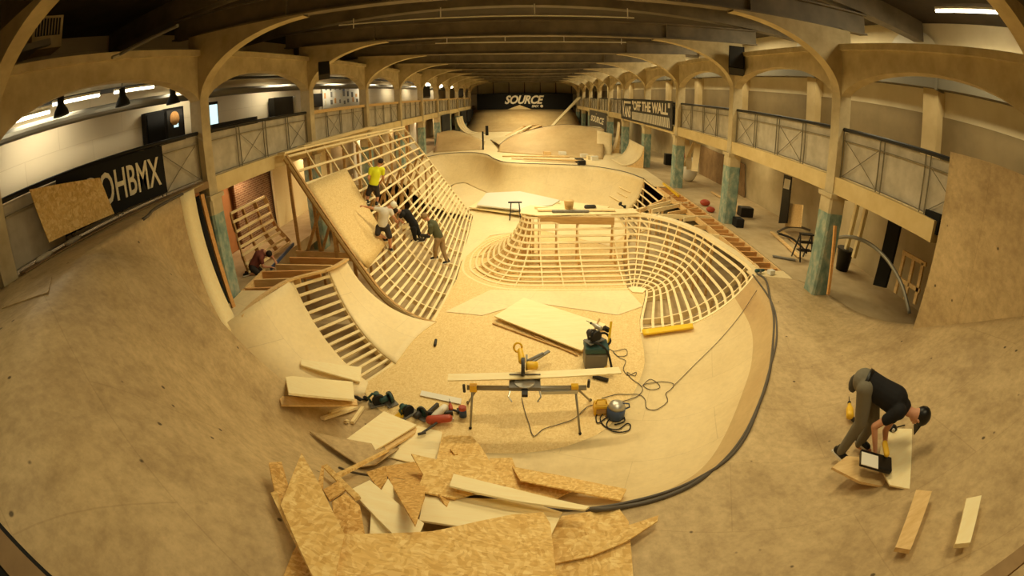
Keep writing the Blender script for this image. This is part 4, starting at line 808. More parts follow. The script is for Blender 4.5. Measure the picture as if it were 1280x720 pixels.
cable('heap of dark cable coils in front of the blue reel', [(752, 513), (745, 521), (747, 530), (757, 524), (765, 518), (758, 516), (750, 524), (757, 535), (772, 538), (783, 531), (788, 533), (784, 540), (768, 541), (758, 533), (764, 523), (778, 521), (780, 528), (768, 532)], .012, 'rubber', 90)
# boards on the bowl floor
FLAT = (V((0, 0, FL)), V((0, 0, 1)))
sheet('large pale plywood sheet lying skewed in the middle of the bowl floor', [(618, 395), (655, 372), (757, 405), (727, 438)], MT['plain'], .10, .03, plane=FLAT)
for k, (a, b) in enumerate([((616, 404), (718, 441)), ((668, 420), (722, 444))]):
    p, q = PZ(*a, FL+.03), PZ(*b, FL+.03); tag(obj('wood_strip', MB().beam(p, q, .04, .03), MT['dpine']), ('long thin strip peeping out under the pale sheet', 'short thin strip below the pale sheet')[k], 'timber')
def draped(name, label, cat, cor, mat, lift, t=.02, n=8, parent=None):
    rows_ = []
    for i in range(n+1):
        r = []
        for k in range(n+1):
            u, v = i/n, k/n; px = (cor[0][0]*(1-u)+cor[1][0]*u)*(1-v)+(cor[3][0]*(1-u)+cor[2][0]*u)*v; py = (cor[0][1]*(1-u)+cor[1][1]*u)*(1-v)+(cor[3][1]*(1-u)+cor[2][1]*u)*v
            h, nn = S(px, py); r.append(h+nn*lift)
        rows_.append(r)
    mb = MB(); mb.grid(rows_); nn = (V(rows_[1][0])-V(rows_[0][0])).cross(V(rows_[0][1])-V(rows_[0][0]))
    if nn.z < 0: mb.f = [tuple(reversed(f)) for f in mb.f]
    o = obj(name, mb, mat, parent, True); solid(o, t, -1)
    return tag(o, label, cat) if parent is None else o
draped('plywood_sheet', 'big pale sheet being fixed to the tall left frame beside the workers', 'board', [(383, 232), (431, 211), (484, 303), (456, 340)], MT['floor_osb'], .03)
o = draped('spirit_level', 'long yellow level lying along the foot of the right battens', 'level', [(802, 417), (867, 409), (868, 414), (804, 423)], MT['yel2'], .07, .05, 6)
for lab, p_, m, li in (('tapered pale board with a stack under it, uppermost of the three by the left battens', [(377, 449), (452, 459), (450, 477), (376, 456)], 'plain', .03), ('middle board of the three by the left battens, speckled with screw marks', [(357, 471), (366, 470), (441, 477), (443, 499), (361, 491)], 'plain', .03), ('long bowed brown board, lowest of the three by the left battens', [(350, 498), (353, 495), (446, 499), (447, 506), (352, 506)], 'pine', .01)):
    sheet(lab, p_, MT[m], li, .035)
for lab, a, b, w_ in (('short pale batten nearest the bowed brown board', (413, 519), (444, 508), .06), ('longer pale batten in front of the short one', (404, 526), (446, 512), .09), ('stubby pale batten lying crosswise by the drill', (441, 531), (454, 512), .07), ('tiny wood chip by the crosswise batten', (432, 530), (436, 529), .06)):
    p, q = S(*a)[0], S(*b)[0]; tag(obj('batten_offcut', MB().beam(p+V((0, 0, .05)), q+V((0, 0, .05)), w_, .05), MT['batten']), lab, 'timber')
sheet('thin white trim board lying by the tools', [(527, 488), (577, 498), (576, 505), (525, 494)], MT['white'], .02, .012, 'trim_board')
p, q = S(545, 427)[0], S(544, 433)[0]; tag(obj('marker', MB().cap(p+V((0, 0, .04)), q+V((0, 0, .04)), .035, .035, 10), MT['black'], None, True), 'small black canister lying alone on the bowl floor', 'canister')
sheet('upper sheet of the plywood stack beside the scrap heap', [(430, 551), (480, 514), (521, 531), (463, 566)], MT['plain'], .06, .03)
sheet('lower sheet sticking out under the plywood stack', [(438, 554), (482, 520), (521, 535), (519, 541), (464, 574)], MT['pine'], .01, .04)
sheet('old brown board lying under the plywood stack, pointed at its left end', [(387, 539), (430, 548), (500, 560), (470, 580), (452, 583)], MT['old'], .03, .02)
# scrap heap, bottom to top
OS, OD, PL = MT['osb'], MT['osbd'], MT['plain']
hc = S(560, 640)[0]; hpn = (V((-.3, 2.75, .05)), V((0, .12, 1)).normalized())
SCR = [('pale sheet at the back of the scrap heap, under the orange tool', [(485, 571), (522, 532), (553, 540), (545, 578), (515, 578)], PL, .06),
       ('dark triangular flakeboard in the bottom left corner of the heap', [(366, 690), (385, 660), (400, 726), (352, 726)], OD, .03),
       ('grey-brown offcut at the bottom edge right of the heap', [(690, 726), (700, 702), (778, 686), (788, 726)], MT['old'], .05),
       ('flakeboard at the right end of the heap behind the crescent offcut', [(686, 672), (702, 645), (772, 633), (786, 652), (792, 726), (690, 726)], OS, .09),
       ('pointed flakeboard at the top right of the heap', [(612, 573), (640, 572), (648, 594), (690, 605), (690, 622), (640, 618), (615, 600)], OS, .12),
       ('strip of flakeboard reaching out to the right of the heap', [(640, 583), (700, 594), (783, 611), (776, 625), (700, 610), (650, 600)], OS, .16),
       ('wedge of flakeboard lying over the strip at the right', [(640, 606), (690, 600), (735, 603), (690, 625), (650, 622)], OS, .2),
       ('dark five-sided flakeboard in the left of the heap', [(415, 627), (432, 616), (450, 632), (457, 672), (430, 672), (418, 650)], OD, .12),
       ('small dark flakeboard behind the crossed sticks', [(404, 612), (424, 600), (432, 612), (412, 625)], OD, .06),
       ('pale offcut under the pale slanting board', [(464, 640), (474, 640), (508, 668), (462, 670)], PL, .14),
       ('narrow pale triangle beside the dark pointed flakeboard', [(476, 614), (485, 598), (524, 655), (512, 660)], PL, .16),
       ('square flakeboard corner behind the pale slanting board', [(458, 590), (482, 582), (484, 600), (474, 612)], OD, .12),
       ('dark pointed flakeboard hanging down in the middle of the heap', [(478, 583), (518, 577), (530, 592), (531, 620), (519, 656)], OD, .2),
       ('broad pale sheet across the middle of the heap', [(524, 650), (530, 619), (650, 624), (703, 640), (686, 674), (640, 668), (570, 657)], PL, .18),
       ('large curved-top flakeboard at the back of the heap', [(545, 577), (552, 547), (562, 544), (590, 545), (601, 558), (634, 611), (590, 612), (552, 600)], OS, .22),
       ('small flakeboard triangle pointing down onto the pale sheet', [(548, 617), (577, 620), (564, 643)], OD, .23),
       ('large star-cornered flakeboard on the middle of the heap', [(514, 567), (545, 574), (560, 570), (605, 566), (632, 606), (600, 615), (568, 623), (521, 613), (529, 593)], OS, .3),
       ('long pale tapering board lying across the heap', [(562, 607), (567, 592), (640, 610), (737, 633), (731, 637), (640, 625)], MT['plain'], .38),
       ('pale slanting board in the left of the heap', [(438, 612), (462, 600), (530, 654), (524, 668), (494, 670)], PL, .3),
       ('huge flakeboard panel along the bottom of the heap', [(408, 726), (414, 680), (430, 667), (540, 664), (600, 651), (640, 643), (679, 640), (688, 655), (696, 726)], OS, .36),
       ('crescent flakeboard offcut at the right edge of the heap', [(693, 704), (728, 670), (790, 655), (823, 644), (822, 651), (782, 677), (740, 694)], OS, .22),
       ('tall pointed flakeboard standing out at the left of the heap', [(377, 566), (400, 606), (431, 668), (418, 726), (394, 726), (351, 631)], OS, .42),
       ('curved flakeboard strip behind the tall pointed one', [(336, 578), (352, 577), (362, 612), (372, 660), (352, 634), (343, 612)], OD, .3),
       ('tiny upright flakeboard spike beside the tall pointed one', [(402, 582), (405, 582), (404, 612), (397, 606)], OD, .3)]
for lab, p_, m, li in SCR: sheet(lab, p_, m, li*.45-.02, .02, 'scrap_board', 'scrap')
for lab, a, b, li, w_ in (('long stick lying under the crossed stick at the back of the heap', (424, 606), (486, 570), .22, .07), ('crossed stick in the left of the heap', (412, 596), (453, 638), .3, .06), ('short stick stub lying under the star-cornered flakeboard', (566, 572), (572, 580), .36, .05), ('steep stick at the left foot of the heap', (352, 634), (398, 722), .3, .05)):
    p, q = S(*a)[0]+V((0, 0, li*.6)), S(*b)[0]+V((0, 0, li*.6)); tag(obj('scrap_stick', MB().beam(p, q, w_, .035), MT['osb']), lab, 'scrap')
# right foreground planks
for lab, p_ in (('longer pine plank lying in front of the bending worker', [(1145, 612), (1165, 614), (1138, 687), (1119, 684)]), ('shorter pine plank at the far right, pale and freshly cut', [(1208, 623), (1227, 619), (1213, 678), (1194, 680)])):
    sheet(lab, p_, MT['pine' if 'longer' in lab else 'plain'], .06, .05, 'pine_plank', 'timber', None)
c0, n0 = S(1095, 585)[0], V((0, 0, 1))
tag(obj('plywood_offcut', MB().prism([PPL(a, b, c0+V((0, 0, .09)), n0) for a, b in ((1040, 584), (1058, 570), (1092, 572), (1130, 588), (1112, 609), (1075, 602))], n0, .03), MT['pine']), 'curved plywood offcut under the worker\'s feet', 'board')
sheet('pale board lying beyond the tool case in front of the bending worker', [(1104, 535), (1140, 536), (1137, 611), (1112, 606), (1098, 580)], MT['plain'], -.02, .02, 'pale_board')
# ---------------- power tools
def tool(lab, px, py, yaw, body, dark='rubber', k=1.0, kind='saw', name='circular_saw', cat='power tool', lift=0):
    c, n = S(px, py); c = c+V((0, 0, lift)); r = thing(name, lab, cat, c); A = V((math.cos(yaw), math.sin(yaw), 0)); B = V((-math.sin(yaw), math.cos(yaw), 0)); Z = V((0, 0, 1))
    if kind == 'saw':
        obj('base_plate', MB().obox(c+Z*.02*k, A*.17*k, B*.1*k, Z*.008), MT['grey'], r)
        obj('blade_guard', MB().lathe(c+Z*.1*k-B*.03*k, [(.02, -.03*k), (.11*k, -.03*k), (.115*k, 0), (.11*k, .03*k), (.02, .03*k)], 20, B), MT[dark], r)
        obj('motor', MB().lathe(c+Z*.11*k+B*.02*k, [(.055*k, 0), (.06*k, .03*k), (.055*k, .14*k), (.03*k, .16*k)], 14, B), MT[body], r, True)
        obj('handle', MB().tube([c+Z*.13*k+A*.03*k, c+Z*.21*k+A*.0, c+Z*.24*k-A*.08*k, c+Z*.18*k-A*.16*k, c+Z*.08*k-A*.13*k], .022*k, 8), MT[body], r, True)
        obj('blade', MB().lathe(c+Z*.06*k-B*.03*k, [(.001, -.002), (.1*k, -.002), (.1*k, .002), (.001, .002)], 24, B), MT['alu'], r)
    elif kind == 'drill':
        obj('motor', MB().lathe(c+Z*.1*k-A*.06*k, [(.03*k, 0), (.045*k, .02*k), (.045*k, .14*k), (.03*k, .18*k), (.022*k, .23*k)], 14, A), MT[body], r, True)
        obj('handle', MB().cap(c+Z*.09*k-A*.02*k, c+Z*.04*k-B*.12*k-A*.04*k, .026*k, .024*k), MT[dark], r, True)
        obj('battery', MB().obox(c+Z*.04*k-B*.15*k-A*.04*k, A*.06*k, B*.03*k, Z*.035*k), MT['black'], r)
        obj('chuck', MB().lathe(c+Z*.1*k+A*.17*k, [(.02*k, 0), (.022*k, .04*k), (.006*k, .06*k), (.005*k, .15*k)], 10, A), MT['black'], r)
    elif kind == 'gun':
        obj('body', MB().cap(c+Z*.08*k-A*.12*k, c+Z*.08*k+A*.1*k, .055*k, .05*k), MT[body], r, True)
        obj('handle', MB().cap(c+Z*.08*k-A*.06*k, c+Z*.04*k-A*.08*k+B*.16*k, .028*k, .028*k), MT[dark], r, True)
        obj('magazine', MB().obox(c+Z*.03*k+A*.04*k+B*.16*k, A*.2*k*.6, B*.02*k, Z*.03*k), MT['dgrey'], r); obj('nose', MB().box(c+Z*.05*k+A*.14*k-V((.02, .02, .03)), c+Z*.05*k+A*.14*k+V((.03, .03, .03))), MT['alu'], r)
    return r
tool('black and teal circular saw, leftmost of the row of tools', 474, 505, .5, 'teald', 'rubber', 1.15); tool('dark circular saw crowded against the leftmost saw', 487, 503, 2.3, 'teald', 'black', 1.1)
tool('dark green circular saw right of the yellow square', 510, 518, .9, 'teald', 'rubber', 1.05); tool('dark jigsaw between the green saw and the plywood stack', 527, 521, 2.6, 'dgrey', 'teald', 1.0)
tool('small dark drill at the end of the bowed brown board', 450, 503, 2.6, 'rubber', 'black', .9, 'drill', 'cordless_drill')
tool('white-bodied nail gun beside the white trim board', 551, 520, 1.1, 'white', 'dgrey', 1.35, 'gun', 'nail_gun'); tool('dark red drill leaning right of the white nail gun', 564, 515, 1.8, 'red', 'dgrey', .9, 'drill', 'cordless_drill')
tool('orange-red nail gun lying on the edge of the scrap heap', 551, 530, .2, 'red', 'red', 1.5, 'gun', 'nail_gun')
p, q = S(547, 535)[0], S(528, 548)[0]; tag(obj('claw_hammer', MB().beam(p+V((0, 0, .12)), q+V((0, 0, .12)), .03, .03).beam(q+V((-.06, -.03, .12)), q+V((.07, .03, .12)), .035, .035), MT['dgrey']), 'hammer lying below the orange-red nail gun', 'hammer')
c = S(579, 520)[0]; r = thing('paint_tin', 'small blue and red tin beside the saw stand leg', 'tin', c); obj('tin', MB().lathe(c, [(.07, 0), (.07, .16)], 14), MT['blue'], r, True); obj('lid', MB().lathe(c+V((0, 0, .16)), [(.072, 0), (.072, .05), (.05, .06)], 14), MT['red'], r)
sheet('yellow speed square propped between the saws', [(491, 521), (507, 508), (504, 522)], MT['yellow'], .05, .01, 'speed_square', 'square')
# mitre saw on its stand
ys = 6.2
def YP(px, py, y=ys): return PY(px, py, y)
stn = thing('saw_stand', 'long grey folding stand carrying the mitre saw, standing on the bowl floor', 'stand', (0, ys, FL))
L, R_ = YP(584, 486), YP(733, 483); zt = (L.z+R_.z)/2; L.z = R_.z = zt
obj('rail', MB().tube([L, R_], .045, 12), MT['zinc'], stn, True); obj('extension_bar', MB().beam(YP(676, 488)+V((0, -.05, 0)), YP(722, 487)+V((0, -.05, 0)), .06, .06), MT['alu'], stn)
for a, b, y1 in (((591, 488), (588, 536), 6.0), ((719, 488), (725, 543), 5.95), ((597, 487), (585, 504), 6.75), ((720, 486), (738, 501), 6.75)):
    p = YP(*a); p.z = zt; q = PZ(b[0], b[1], FL); obj('leg', MB().tube([p, q], .02, 8), MT['zinc'], stn, True); obj('foot', MB().ball(q+V((0, 0, .02)), .03, 8), MT['rubber'], stn)
for px in (592, 718): p = YP(px, 489); p.z = zt; obj('leg_bracket', MB().obox(p, (.06, 0, 0), (0, .05, 0), (0, 0, .06)), MT['yellow'], stn)
for px, py in ((580, 484), (736, 478)): p = YP(px, py); obj('end_roller', MB().tube([p+V((0, 0, -.1)), p+V((0, 0, .05))], .025, 8), MT['dgrey'], stn)
ms = thing('mitre_saw', 'yellow and silver sliding mitre saw mounted in the middle of the stand', 'saw', (YP(655, 485).x, ys, zt+.05)); c = V((YP(656, 483).x, ys, zt+.06)); Z = V((0, 0, 1))
obj('base', MB().box(c+V((-.26, -.16, 0)), c+V((.26, .16, .07))), MT['grey'], ms); obj('turntable', MB().lathe(c+V((0, -.02, .07)), [(.17, 0), (.17, .02), (.0, .02)], 24), MT['alu'], ms)
obj('fence', MB().box(c+V((-.26, .08, .07)), c+V((.26, .1, .17))), MT['grey'], ms); obj('mitre_arm', MB().box(c+V((-.05, -.34, .01)), c+V((.05, -.12, .06))), MT['black'], ms)
for dx in (-.23, .23): obj('clamp', MB().tube([c+V((dx, -.1, .02)), c+V((dx*1.15, -.25, -.05)), c+V((dx*.9, -.3, -.12))], .014, 6), MT['alu'], ms)
obj('blade_guard', MB().lathe(c+V((-.03, .12, .3)), [(.02, -.03), (.15, -.03), (.155, 0), (.15, .03), (.02, .03)], 24, (1, 0, 0)), MT['dgrey'], ms)
obj('motor', MB().lathe(c+V((.02, .12, .32)), [(.07, 0), (.075, .04), (.07, .18), (.04, .2)], 16, (1, 0, 0)), MT['yellow'], ms, True); obj('slide_rail', MB().tube([c+V((.03, .1, .25)), c+V((.03, .52, .27))], .02, 8), MT['alu'], ms)
obj('head', MB().cap(c+V((-.05, .2, .36)), c+V((-.08, .42, .42)), .06, .05), MT['yellow'], ms, True)
mb = MB(); hc_ = c+V((-.12, .5, .44)); mb.tube([hc_+V((.07*math.cos(t*PI/6), .02*math.sin(t*PI/6), .08*math.sin(t*PI/6))) for t in range(13)], .018, 8); obj('handle', mb, MT['yellow'], ms, True)
obj('dust_spout', MB().cap(c+V((.06, .3, .3)), c+V((.3, .45, .34)), .03, .03), MT['grey'], ms, True)
p1, p2 = PZ(560, 472, zt+.2), PZ(775, 463, zt+.2); d = (p2-p1)
tag(obj('long_board', MB().beam(p1, p2, .19, .022), MT['plain']), 'long white-edged board lying across the mitre saw', 'board')
tag(obj('wood_lever', MB().beam(S(664, 463)[0]+V((0, 0, .2)), S(686, 451)[0]+V((0, 0, .25)), .07, .03), MT['grey']), 'short grey bar behind the mitre saw', 'bar')
p, q = S(741, 473)[0], S(760, 478)[0]; tag(obj('black_bar', MB().beam(p+V((0, 0, .05)), q+V((0, 0, .05)), .06, .06), MT['black']), 'short black bar on the floor below the dust extractor', 'bar')
# dust extractor
c = S(743, 462)[0]; c = PZ(743, 458, FL); ex = thing('dust_extractor', 'grey-green dust extractor with tools heaped on top', 'vacuum', c)
o = obj('tank', MB().box(c+V((-.24, -.2, .06)), c+V((.24, .22, .42))), MT['grey'], ex); bev(o, .04); o = obj('lid', MB().box(c+V((-.25, -.21, .43)), c+V((.25, .23, .56))), MT['teald'], ex); bev(o, .03)
for dx in (-.2, .2):
    for dy in (-.17, .18): obj('wheel', MB().lathe(c+V((dx, dy, .05)), [(.05, -.02), (.05, .02)], 14, (1, 0, 0)), MT['rubber'], ex)
obj('hose', MB().tube(catmull([tuple(c+V(v)) for v in ((.2, 0, .5), (.3, .05, .6), (.2, .2, .7), (-.05, .15, .66), (-.2, -.05, .62), (0, -.15, .66), (.2, -.2, .5), (.3, -.3, .2), (.32, -.35, .05))], 40), .025, 8), MT['rubber'], ex, True)
def tool_on(lab, c, yaw, body, k, kind, name):
    global S; S0 = S; S = lambda a, b: (V(c), V((0, 0, 1))); r = tool(lab, 0, 0, yaw, body, 'rubber', k, kind, name); S = S0; return r
tool_on('dark router heaped on top of the dust extractor', c+V((-.05, .02, .62)), .6, 'dgrey', 1.2, 'saw', 'router'); tool_on('silver drill lying on the dust extractor', c+V((.05, .15, .74)), 2.2, 'alu', 1.2, 'drill', 'cordless_drill')
tag(obj('spirit_level', MB().beam(S(753, 466)[0]+V((.05, 0, .0)), c+V((.32, .25, .95)), .05, .03), MT['yel2']), 'upright yellow level leaning on the dust extractor', 'level')
tag(obj('thin_rod', MB().beam(c+V((-.1, .1, .7)), c+V((.12, .55, .85)), .03, .03), MT['dpine']), 'thin wooden rod sticking up from the dust extractor', 'rod')
c = PZ(750, 515, FL); tf = thing('transformer', 'yellow site transformer on the bowl floor left of the blue reel', 'transformer', c); o = obj('case', MB().box(c+V((-.13, -.1, 0)), c+V((.13, .12, .2))), MT['yellow'], tf); bev(o, .02); obj('top_handle', MB().tube([c+V((-.1, 0, .2)), c+V((-.08, 0, .29)), c+V((.08, 0, .29)), c+V((.1, 0, .2))], .014, 8), MT['yellow'], tf, True); obj('socket_plate', MB().box(c+V((-.09, -.12, .05)), c+V((.09, -.1, .15))), MT['dpine'], tf)
c = PZ(769, 521, FL); cr = thing('cable_reel', 'round dark blue tub vacuum with silver lid among the cables', 'vacuum', c); obj('tub', MB().lathe(c, [(.15, 0), (.17, .05), (.17, .22), (.15, .24)], 20), MT['blue'], cr, True); obj('lid', MB().lathe(c+V((0, 0, .24)), [(.16, 0), (.14, .06), (.07, .1), (.0, .11)], 20), MT['alu'], cr, True); obj('handle', MB().tube([c+V((.16, 0, .18)), c+V((.24, 0, .22)), c+V((.22, 0, .3)), c+V((.1, 0, .32))], .015, 8), MT['blue'], cr, True)
# island deck clutter
z0 = .04
for lab, a, b, w_, m in (('blue-grey box level lying on the island deck', (690, 264), (736, 264), .12, 'grey'), ('pale board laid along the back of the island deck', (672, 262), (768, 262), .25, 'ply'), ('yellow-tipped long batten on the island deck', (668, 259), (700, 261), .08, 'batten')):
    p, q = PZ(*a, z0+.03), PZ(*b, z0+.03); tag(obj('level' if m == 'grey' else 'deck_batten', MB().beam(p, q, w_, .05), MT[m]), lab, 'timber')
c = PZ(738, 262, .05); tool_on('dark nail gun at the end of the box level on the island deck', c, .2, 'dgrey', 1.3, 'gun', 'nail_gun')
c = PZ(711, 262, .06); tag(obj('bucket', MB().lathe(c, [(.13, 0), (.17, .3), (.175, .32)], 16), MT['pine'], None, True), 'tan bucket standing on the island deck', 'bucket')
c = PZ(775, 259, .03); tool_on('small dark drill standing at the right end of the island', c, 1.2, 'rubber', 1.2, 'drill', 'cordless_drill')
# stacked sheets on the far floor and trestle
for k, (p_, li) in enumerate([([(586, 259), (604, 247), (700, 251), (762, 258), (745, 268), (652, 268)], .12), ([(596, 256), (608, 241), (650, 239), (700, 250), (690, 256), (650, 262)], .3), ([(650, 259), (690, 254), (735, 259), (700, 266)], .24)]):
    sheet(('lowest and widest of the loose white sheets on the far bowl floor', 'topmost curling white sheet on the far bowl floor', 'short sheet on the right of the far white sheets')[k], p_, MT['white'] if k == 1 else MT['plain'], li, .06, 'loose_sheet', 'board', None, None, FLAT)
c = PZ(644, 274, FL); tr_ = thing('trestle', 'small dark trestle standing in front of the loose white sheets', 'trestle', c)
for dx in (-.22, .22):
    for dy in (-.18, .18): obj('leg', MB().beam(c+V((dx*1.1, dy*1.3, 0)), c+V((dx*.8, dy*.3, .75)), .04, .03), MT['dgrey'], tr_)
obj('top', MB().box(c+V((-.3, -.06, .75)), c+V((.3, .06, .8))), MT['black'], tr_); obj('crossbar', MB().beam(c+V((-.22, -.15, .35)), c+V((.22, .15, .35)), .03, .03), MT['dgrey'], tr_)
for k, (a, b) in enumerate([((774, 235), (788, 242)), ((772, 242), (784, 248)), ((762, 246), (776, 254))]): p, q = S(*a)[0], S(*b)[0]; tag(obj('loose_batten', MB().beam(p+V((0, 0, .06)), q+V((0, 0, .06)), .08, .04), MT['batten']), '%s short batten resting on the pool wall beside the small batten patch' % ('upper', 'middle', 'lower')[k], 'timber')
# flakeboard leaning on the left banner
pts = [V((-6.75, 3.30, 3.84)), V((-6.72, 4.98, 3.62)), V((-6.55, 5.15, 2.84)), V((-6.55, 3.5, 2.9))]
pts = [PX(37, 237, -6.72), PX(125, 222, -6.72), PX(143, 267, -6.55), PX(62, 303, -6.5)]
tag(obj('osb_sheet', MB().prism(pts, (1, 0, .1), .02), MT['osb']), 'flakeboard sheet leaning on the black banner at the left', 'board')
tag(obj('inset_board', MB().prism([PZ(a, b, 2.766) for a, b in ((2, 385), (60, 365), (65, 345), (12, 354))], (0, 0, 1), .012), MT['old']), 'pale flat panel let into the left deck at the picture edge', 'board')
for k, (px, py, w_) in enumerate([(94, 299, .3), (52, 296, .3)]):
    c = PX(px, py, -6.75); tag(obj('plastic_wrap', MB().ball((-6.85, c.y, 2.8), (.06, .22, .05), 10), MT['sheet'], None, True), ('crumpled clear plastic at the foot of the leaning flakeboard', 'crumpled plastic left of the leaning flakeboard')[k], 'plastic')
# tools around the bending worker
tool('yellow cordless grinder lying behind the worker\'s legs', 1058, 527, 1.0, 'yellow', 'dgrey', 1.3, 'drill', 'angle_grinder')
c = PPL(1102, 577, c0+V((0, 0, .24)), n0); kb = thing('tool_case', 'open black tool case with a white sheet inside at the worker\'s hands', 'case', c)
ax = (PPL(1114, 571, c, n0)-PPL(1076, 560, c, n0)).normalized(); ay = V((-ax.y, ax.x, 0))
o = obj('case', MB().obox(c+V((-.12, 0, .03)), ax*.21, ay*.115, (0, 0, .03)), MT['black'], kb); bev(o, .015); obj('white_insert', MB().obox(c+V((-.2, 0, .063))-ax*.03, ax*.11, ay*.1, (0, 0, .004)), MT['white'], kb)
tag(obj('jigsaw_body', MB().cap(c+V((0.02, .0, .1)), c+V((.05, .12, .14)), .035, .035), MT['yellow'], None, True), 'yellow tool gripped in the bending worker\'s hand', 'power tool')
c = S(1110, 547)[0]+V((0, 0, .14)); r = thing('hand_light', 'small black and silver sander on the pale board by the worker', 'power tool', c); obj('body', MB().ball(c, (.07, .07, .05), 12), MT['black'], r, True); obj('lens', MB().ball(c+V((-.04, -.05, .02)), .025, 8), MT['alu'], r, True); obj('rod', MB().tube([c, c+V((.22, -.02, .02))], .008, 6), MT['black'], r)

c = PZ(950, 341, .02); r = thing('hose_nozzle', 'blue-grey nozzle at the end of the long grey hose', 'nozzle', c); obj('body', MB().cap(c+V((-.12, 0, .05)), c+V((.12, .05, .05)), .05, .035), MT['teald'], r, True); obj('trigger', MB().box(c+V((-.04, -.08, .03)), c+V((0, -.03, .08))), MT['grey'], r)
tag(obj('white_scrap', MB().obox(PZ(964, 340, .06), (.09, .03, 0), (-.02, .06, 0), (0, .01, .05)), MT['white']), 'small white packet on the ledge beside the hose nozzle', 'packet')
p, q = PZ(966, 320, .03), PZ(994, 325, .03); tag(obj('metal_strip', MB().beam(p, q, .12, .03), MT['grey']), 'flat grey metal strip on the ledge left of the first right column', 'strip')
# ================================================================ PEOPLE
def remesh(o, vox, smooth=3):
    m = o.modifiers.new('fuse', 'REMESH'); m.mode = 'VOXEL'; m.voxel_size = vox; m.use_smooth_shade = True
    s = o.modifiers.new('relax', 'SMOOTH'); s.factor = .5; s.iterations = smooth; return o
def figure(label, base_px, J, look, mats, vox=.014, shorts=False, cap_mat=None, brim=None, grip=None, lift=.03, shirt_sleeve=.55, shoe='black', belt=False, headup=None):
    """joints are given as photo positions on the upright plane through the feet plus a depth offset"""
    b0, _ = S(*base_px); b0 = b0+V((0, 0, lift)); dn = V((b0.x-CAM.x, b0.y-CAM.y, 0)).normalized(); side = V((dn.y, -dn.x, 0))
    def P(k, dz=0): px, py, d = J[k]; return PPL(px, py, b0+dn*(d+dz), dn)
    Q = {k: P(k) for k in J}; root = None
    pel, chest, neck, head = Q['pelvis'], Q['chest'], Q['neck'], Q['head']
    body = MB(); body.cap(pel, (pel+chest)/2, .13, .125).cap((pel+chest)/2, chest, .125, .145).cap(chest, neck, .12, .06).cap(neck, head, .055, .06)
    body.cap(Q['shL'], Q['shR'], .07, .07)
    hu = (head-neck).normalized() if headup is None else V(headup).normalized(); lk = V(look).normalized(); lk = (lk-hu*lk.dot(hu)).normalized(); hs = hu.cross(lk)
    hr = .105; hc = head+hu*.04
    Rm = Matrix((hs, lk, hu)).transposed(); body.ball(hc, (.078, .098, .115), 16, 0, Rm); body.ball(hc-hu*.06+lk*.03, (.055, .06, .06), 12, 0, Rm)      # skull, jaw
    body.ball(hc+lk*.105-hu*.015, (.014, .022, .026), 8, 0, Rm)                                            # nose
    for e in (-1, 1): body.ball(hc+hs*.08*e-hu*.01, (.012, .025, .034), 8, 0, Rm)
    body.ball(hc+lk*.088-hu*.062, (.026, .014, .011), 8, 0, Rm)                                            # lips
    for s_ in 'LR':
        sh, el, ha, hip, kn, an, to = (Q[k+s_] for k in ('sh', 'el', 'ha', 'hip', 'kn', 'an', 'to'))
        body.cap(sh, el, .055, .042).cap(el, ha, .042, .028); body.cap(hip, kn, .09, .06).cap(kn, kn.lerp(an, .35), .058, .06).cap(kn.lerp(an, .35), an, .06, .04).cap(an, to, .045, .035)
        hd = (ha-el).normalized(); g = V((0, 0, -1)) if grip is None else V(grip); pn = hd.cross(g); pn = (pn if pn.length > .05 else hd.orthogonal()).normalized(); cr = pn.cross(hd)
        if cr.dot(V((0, 0, -1))) < 0: cr = -cr
        pc = ha+hd*.05; Rp = Matrix((pn, cr, hd)).transposed(); body.ball(pc, (.042, .02, .055), 10, 0, Rp)
        for k, (o_, ln) in enumerate(((-.03, .065), (-.01, .078), (.01, .072), (.03, .056))):                 # four fingers curled round the grip
            a = pc+pn*o_+hd*.04; b = a+hd*ln*.5+cr*.01; c = b+hd*ln*.2+cr*ln*.42; d = c-hd*ln*.15+cr*ln*.3; r_ = .0105 if vox < .01 else .012
            body.cap(a, b, r_, r_, 8).cap(b, c, r_, r_*.9, 8).cap(c, d, r_*.9, r_*.8, 8)
        a = pc+pn*.035-hd*.01; b = a+pn*.025+hd*.03+cr*.01; c = b+hd*.028+cr*.02-pn*.005; body.cap(a, b, .014, .012, 8).cap(b, c, .012, .01, 8)
    pb = obj('person', body, MT['skin'], None, True, origin=b0); remesh(pb, vox, 2); tag(pb, label, 'person')
    sh_, tr = mats
    mb = MB(); w = .03
    mb.cap(pel.lerp(chest, .08), (pel+chest)/2, .155, .15, 16).cap((pel+chest)/2, chest, .15, .165, 16).cap(chest, chest.lerp(neck, .6), .15, .1, 16).cap(Q['shL'], Q['shR'], .088, .088, 14)
    for s_ in 'LR': mb.cap(Q['sh'+s_], Q['sh'+s_].lerp(Q['el'+s_], shirt_sleeve), .082, .068, 14)
    remesh(obj('shirt', mb, MT[sh_], pb, True), max(vox, .012), 3)
    mb = MB(); mb.cap(pel-(chest-pel).normalized()*.03, pel.lerp(chest, .18), .145, .148, 16)
    for s_ in 'LR':
        hip, kn, an = (Q[k+s_] for k in ('hip', 'kn', 'an')); mb.cap(hip, pel, .115, .13, 14)
        if shorts: mb.cap(hip, hip.lerp(kn, .95), .11, .088, 14)
        else: mb.cap(hip, kn, .112, .08, 14).cap(kn, kn.lerp(an, .93), .08, .062, 14)
    remesh(obj('shorts' if shorts else 'trousers', mb, MT[tr], pb, True), max(vox, .012), 3)
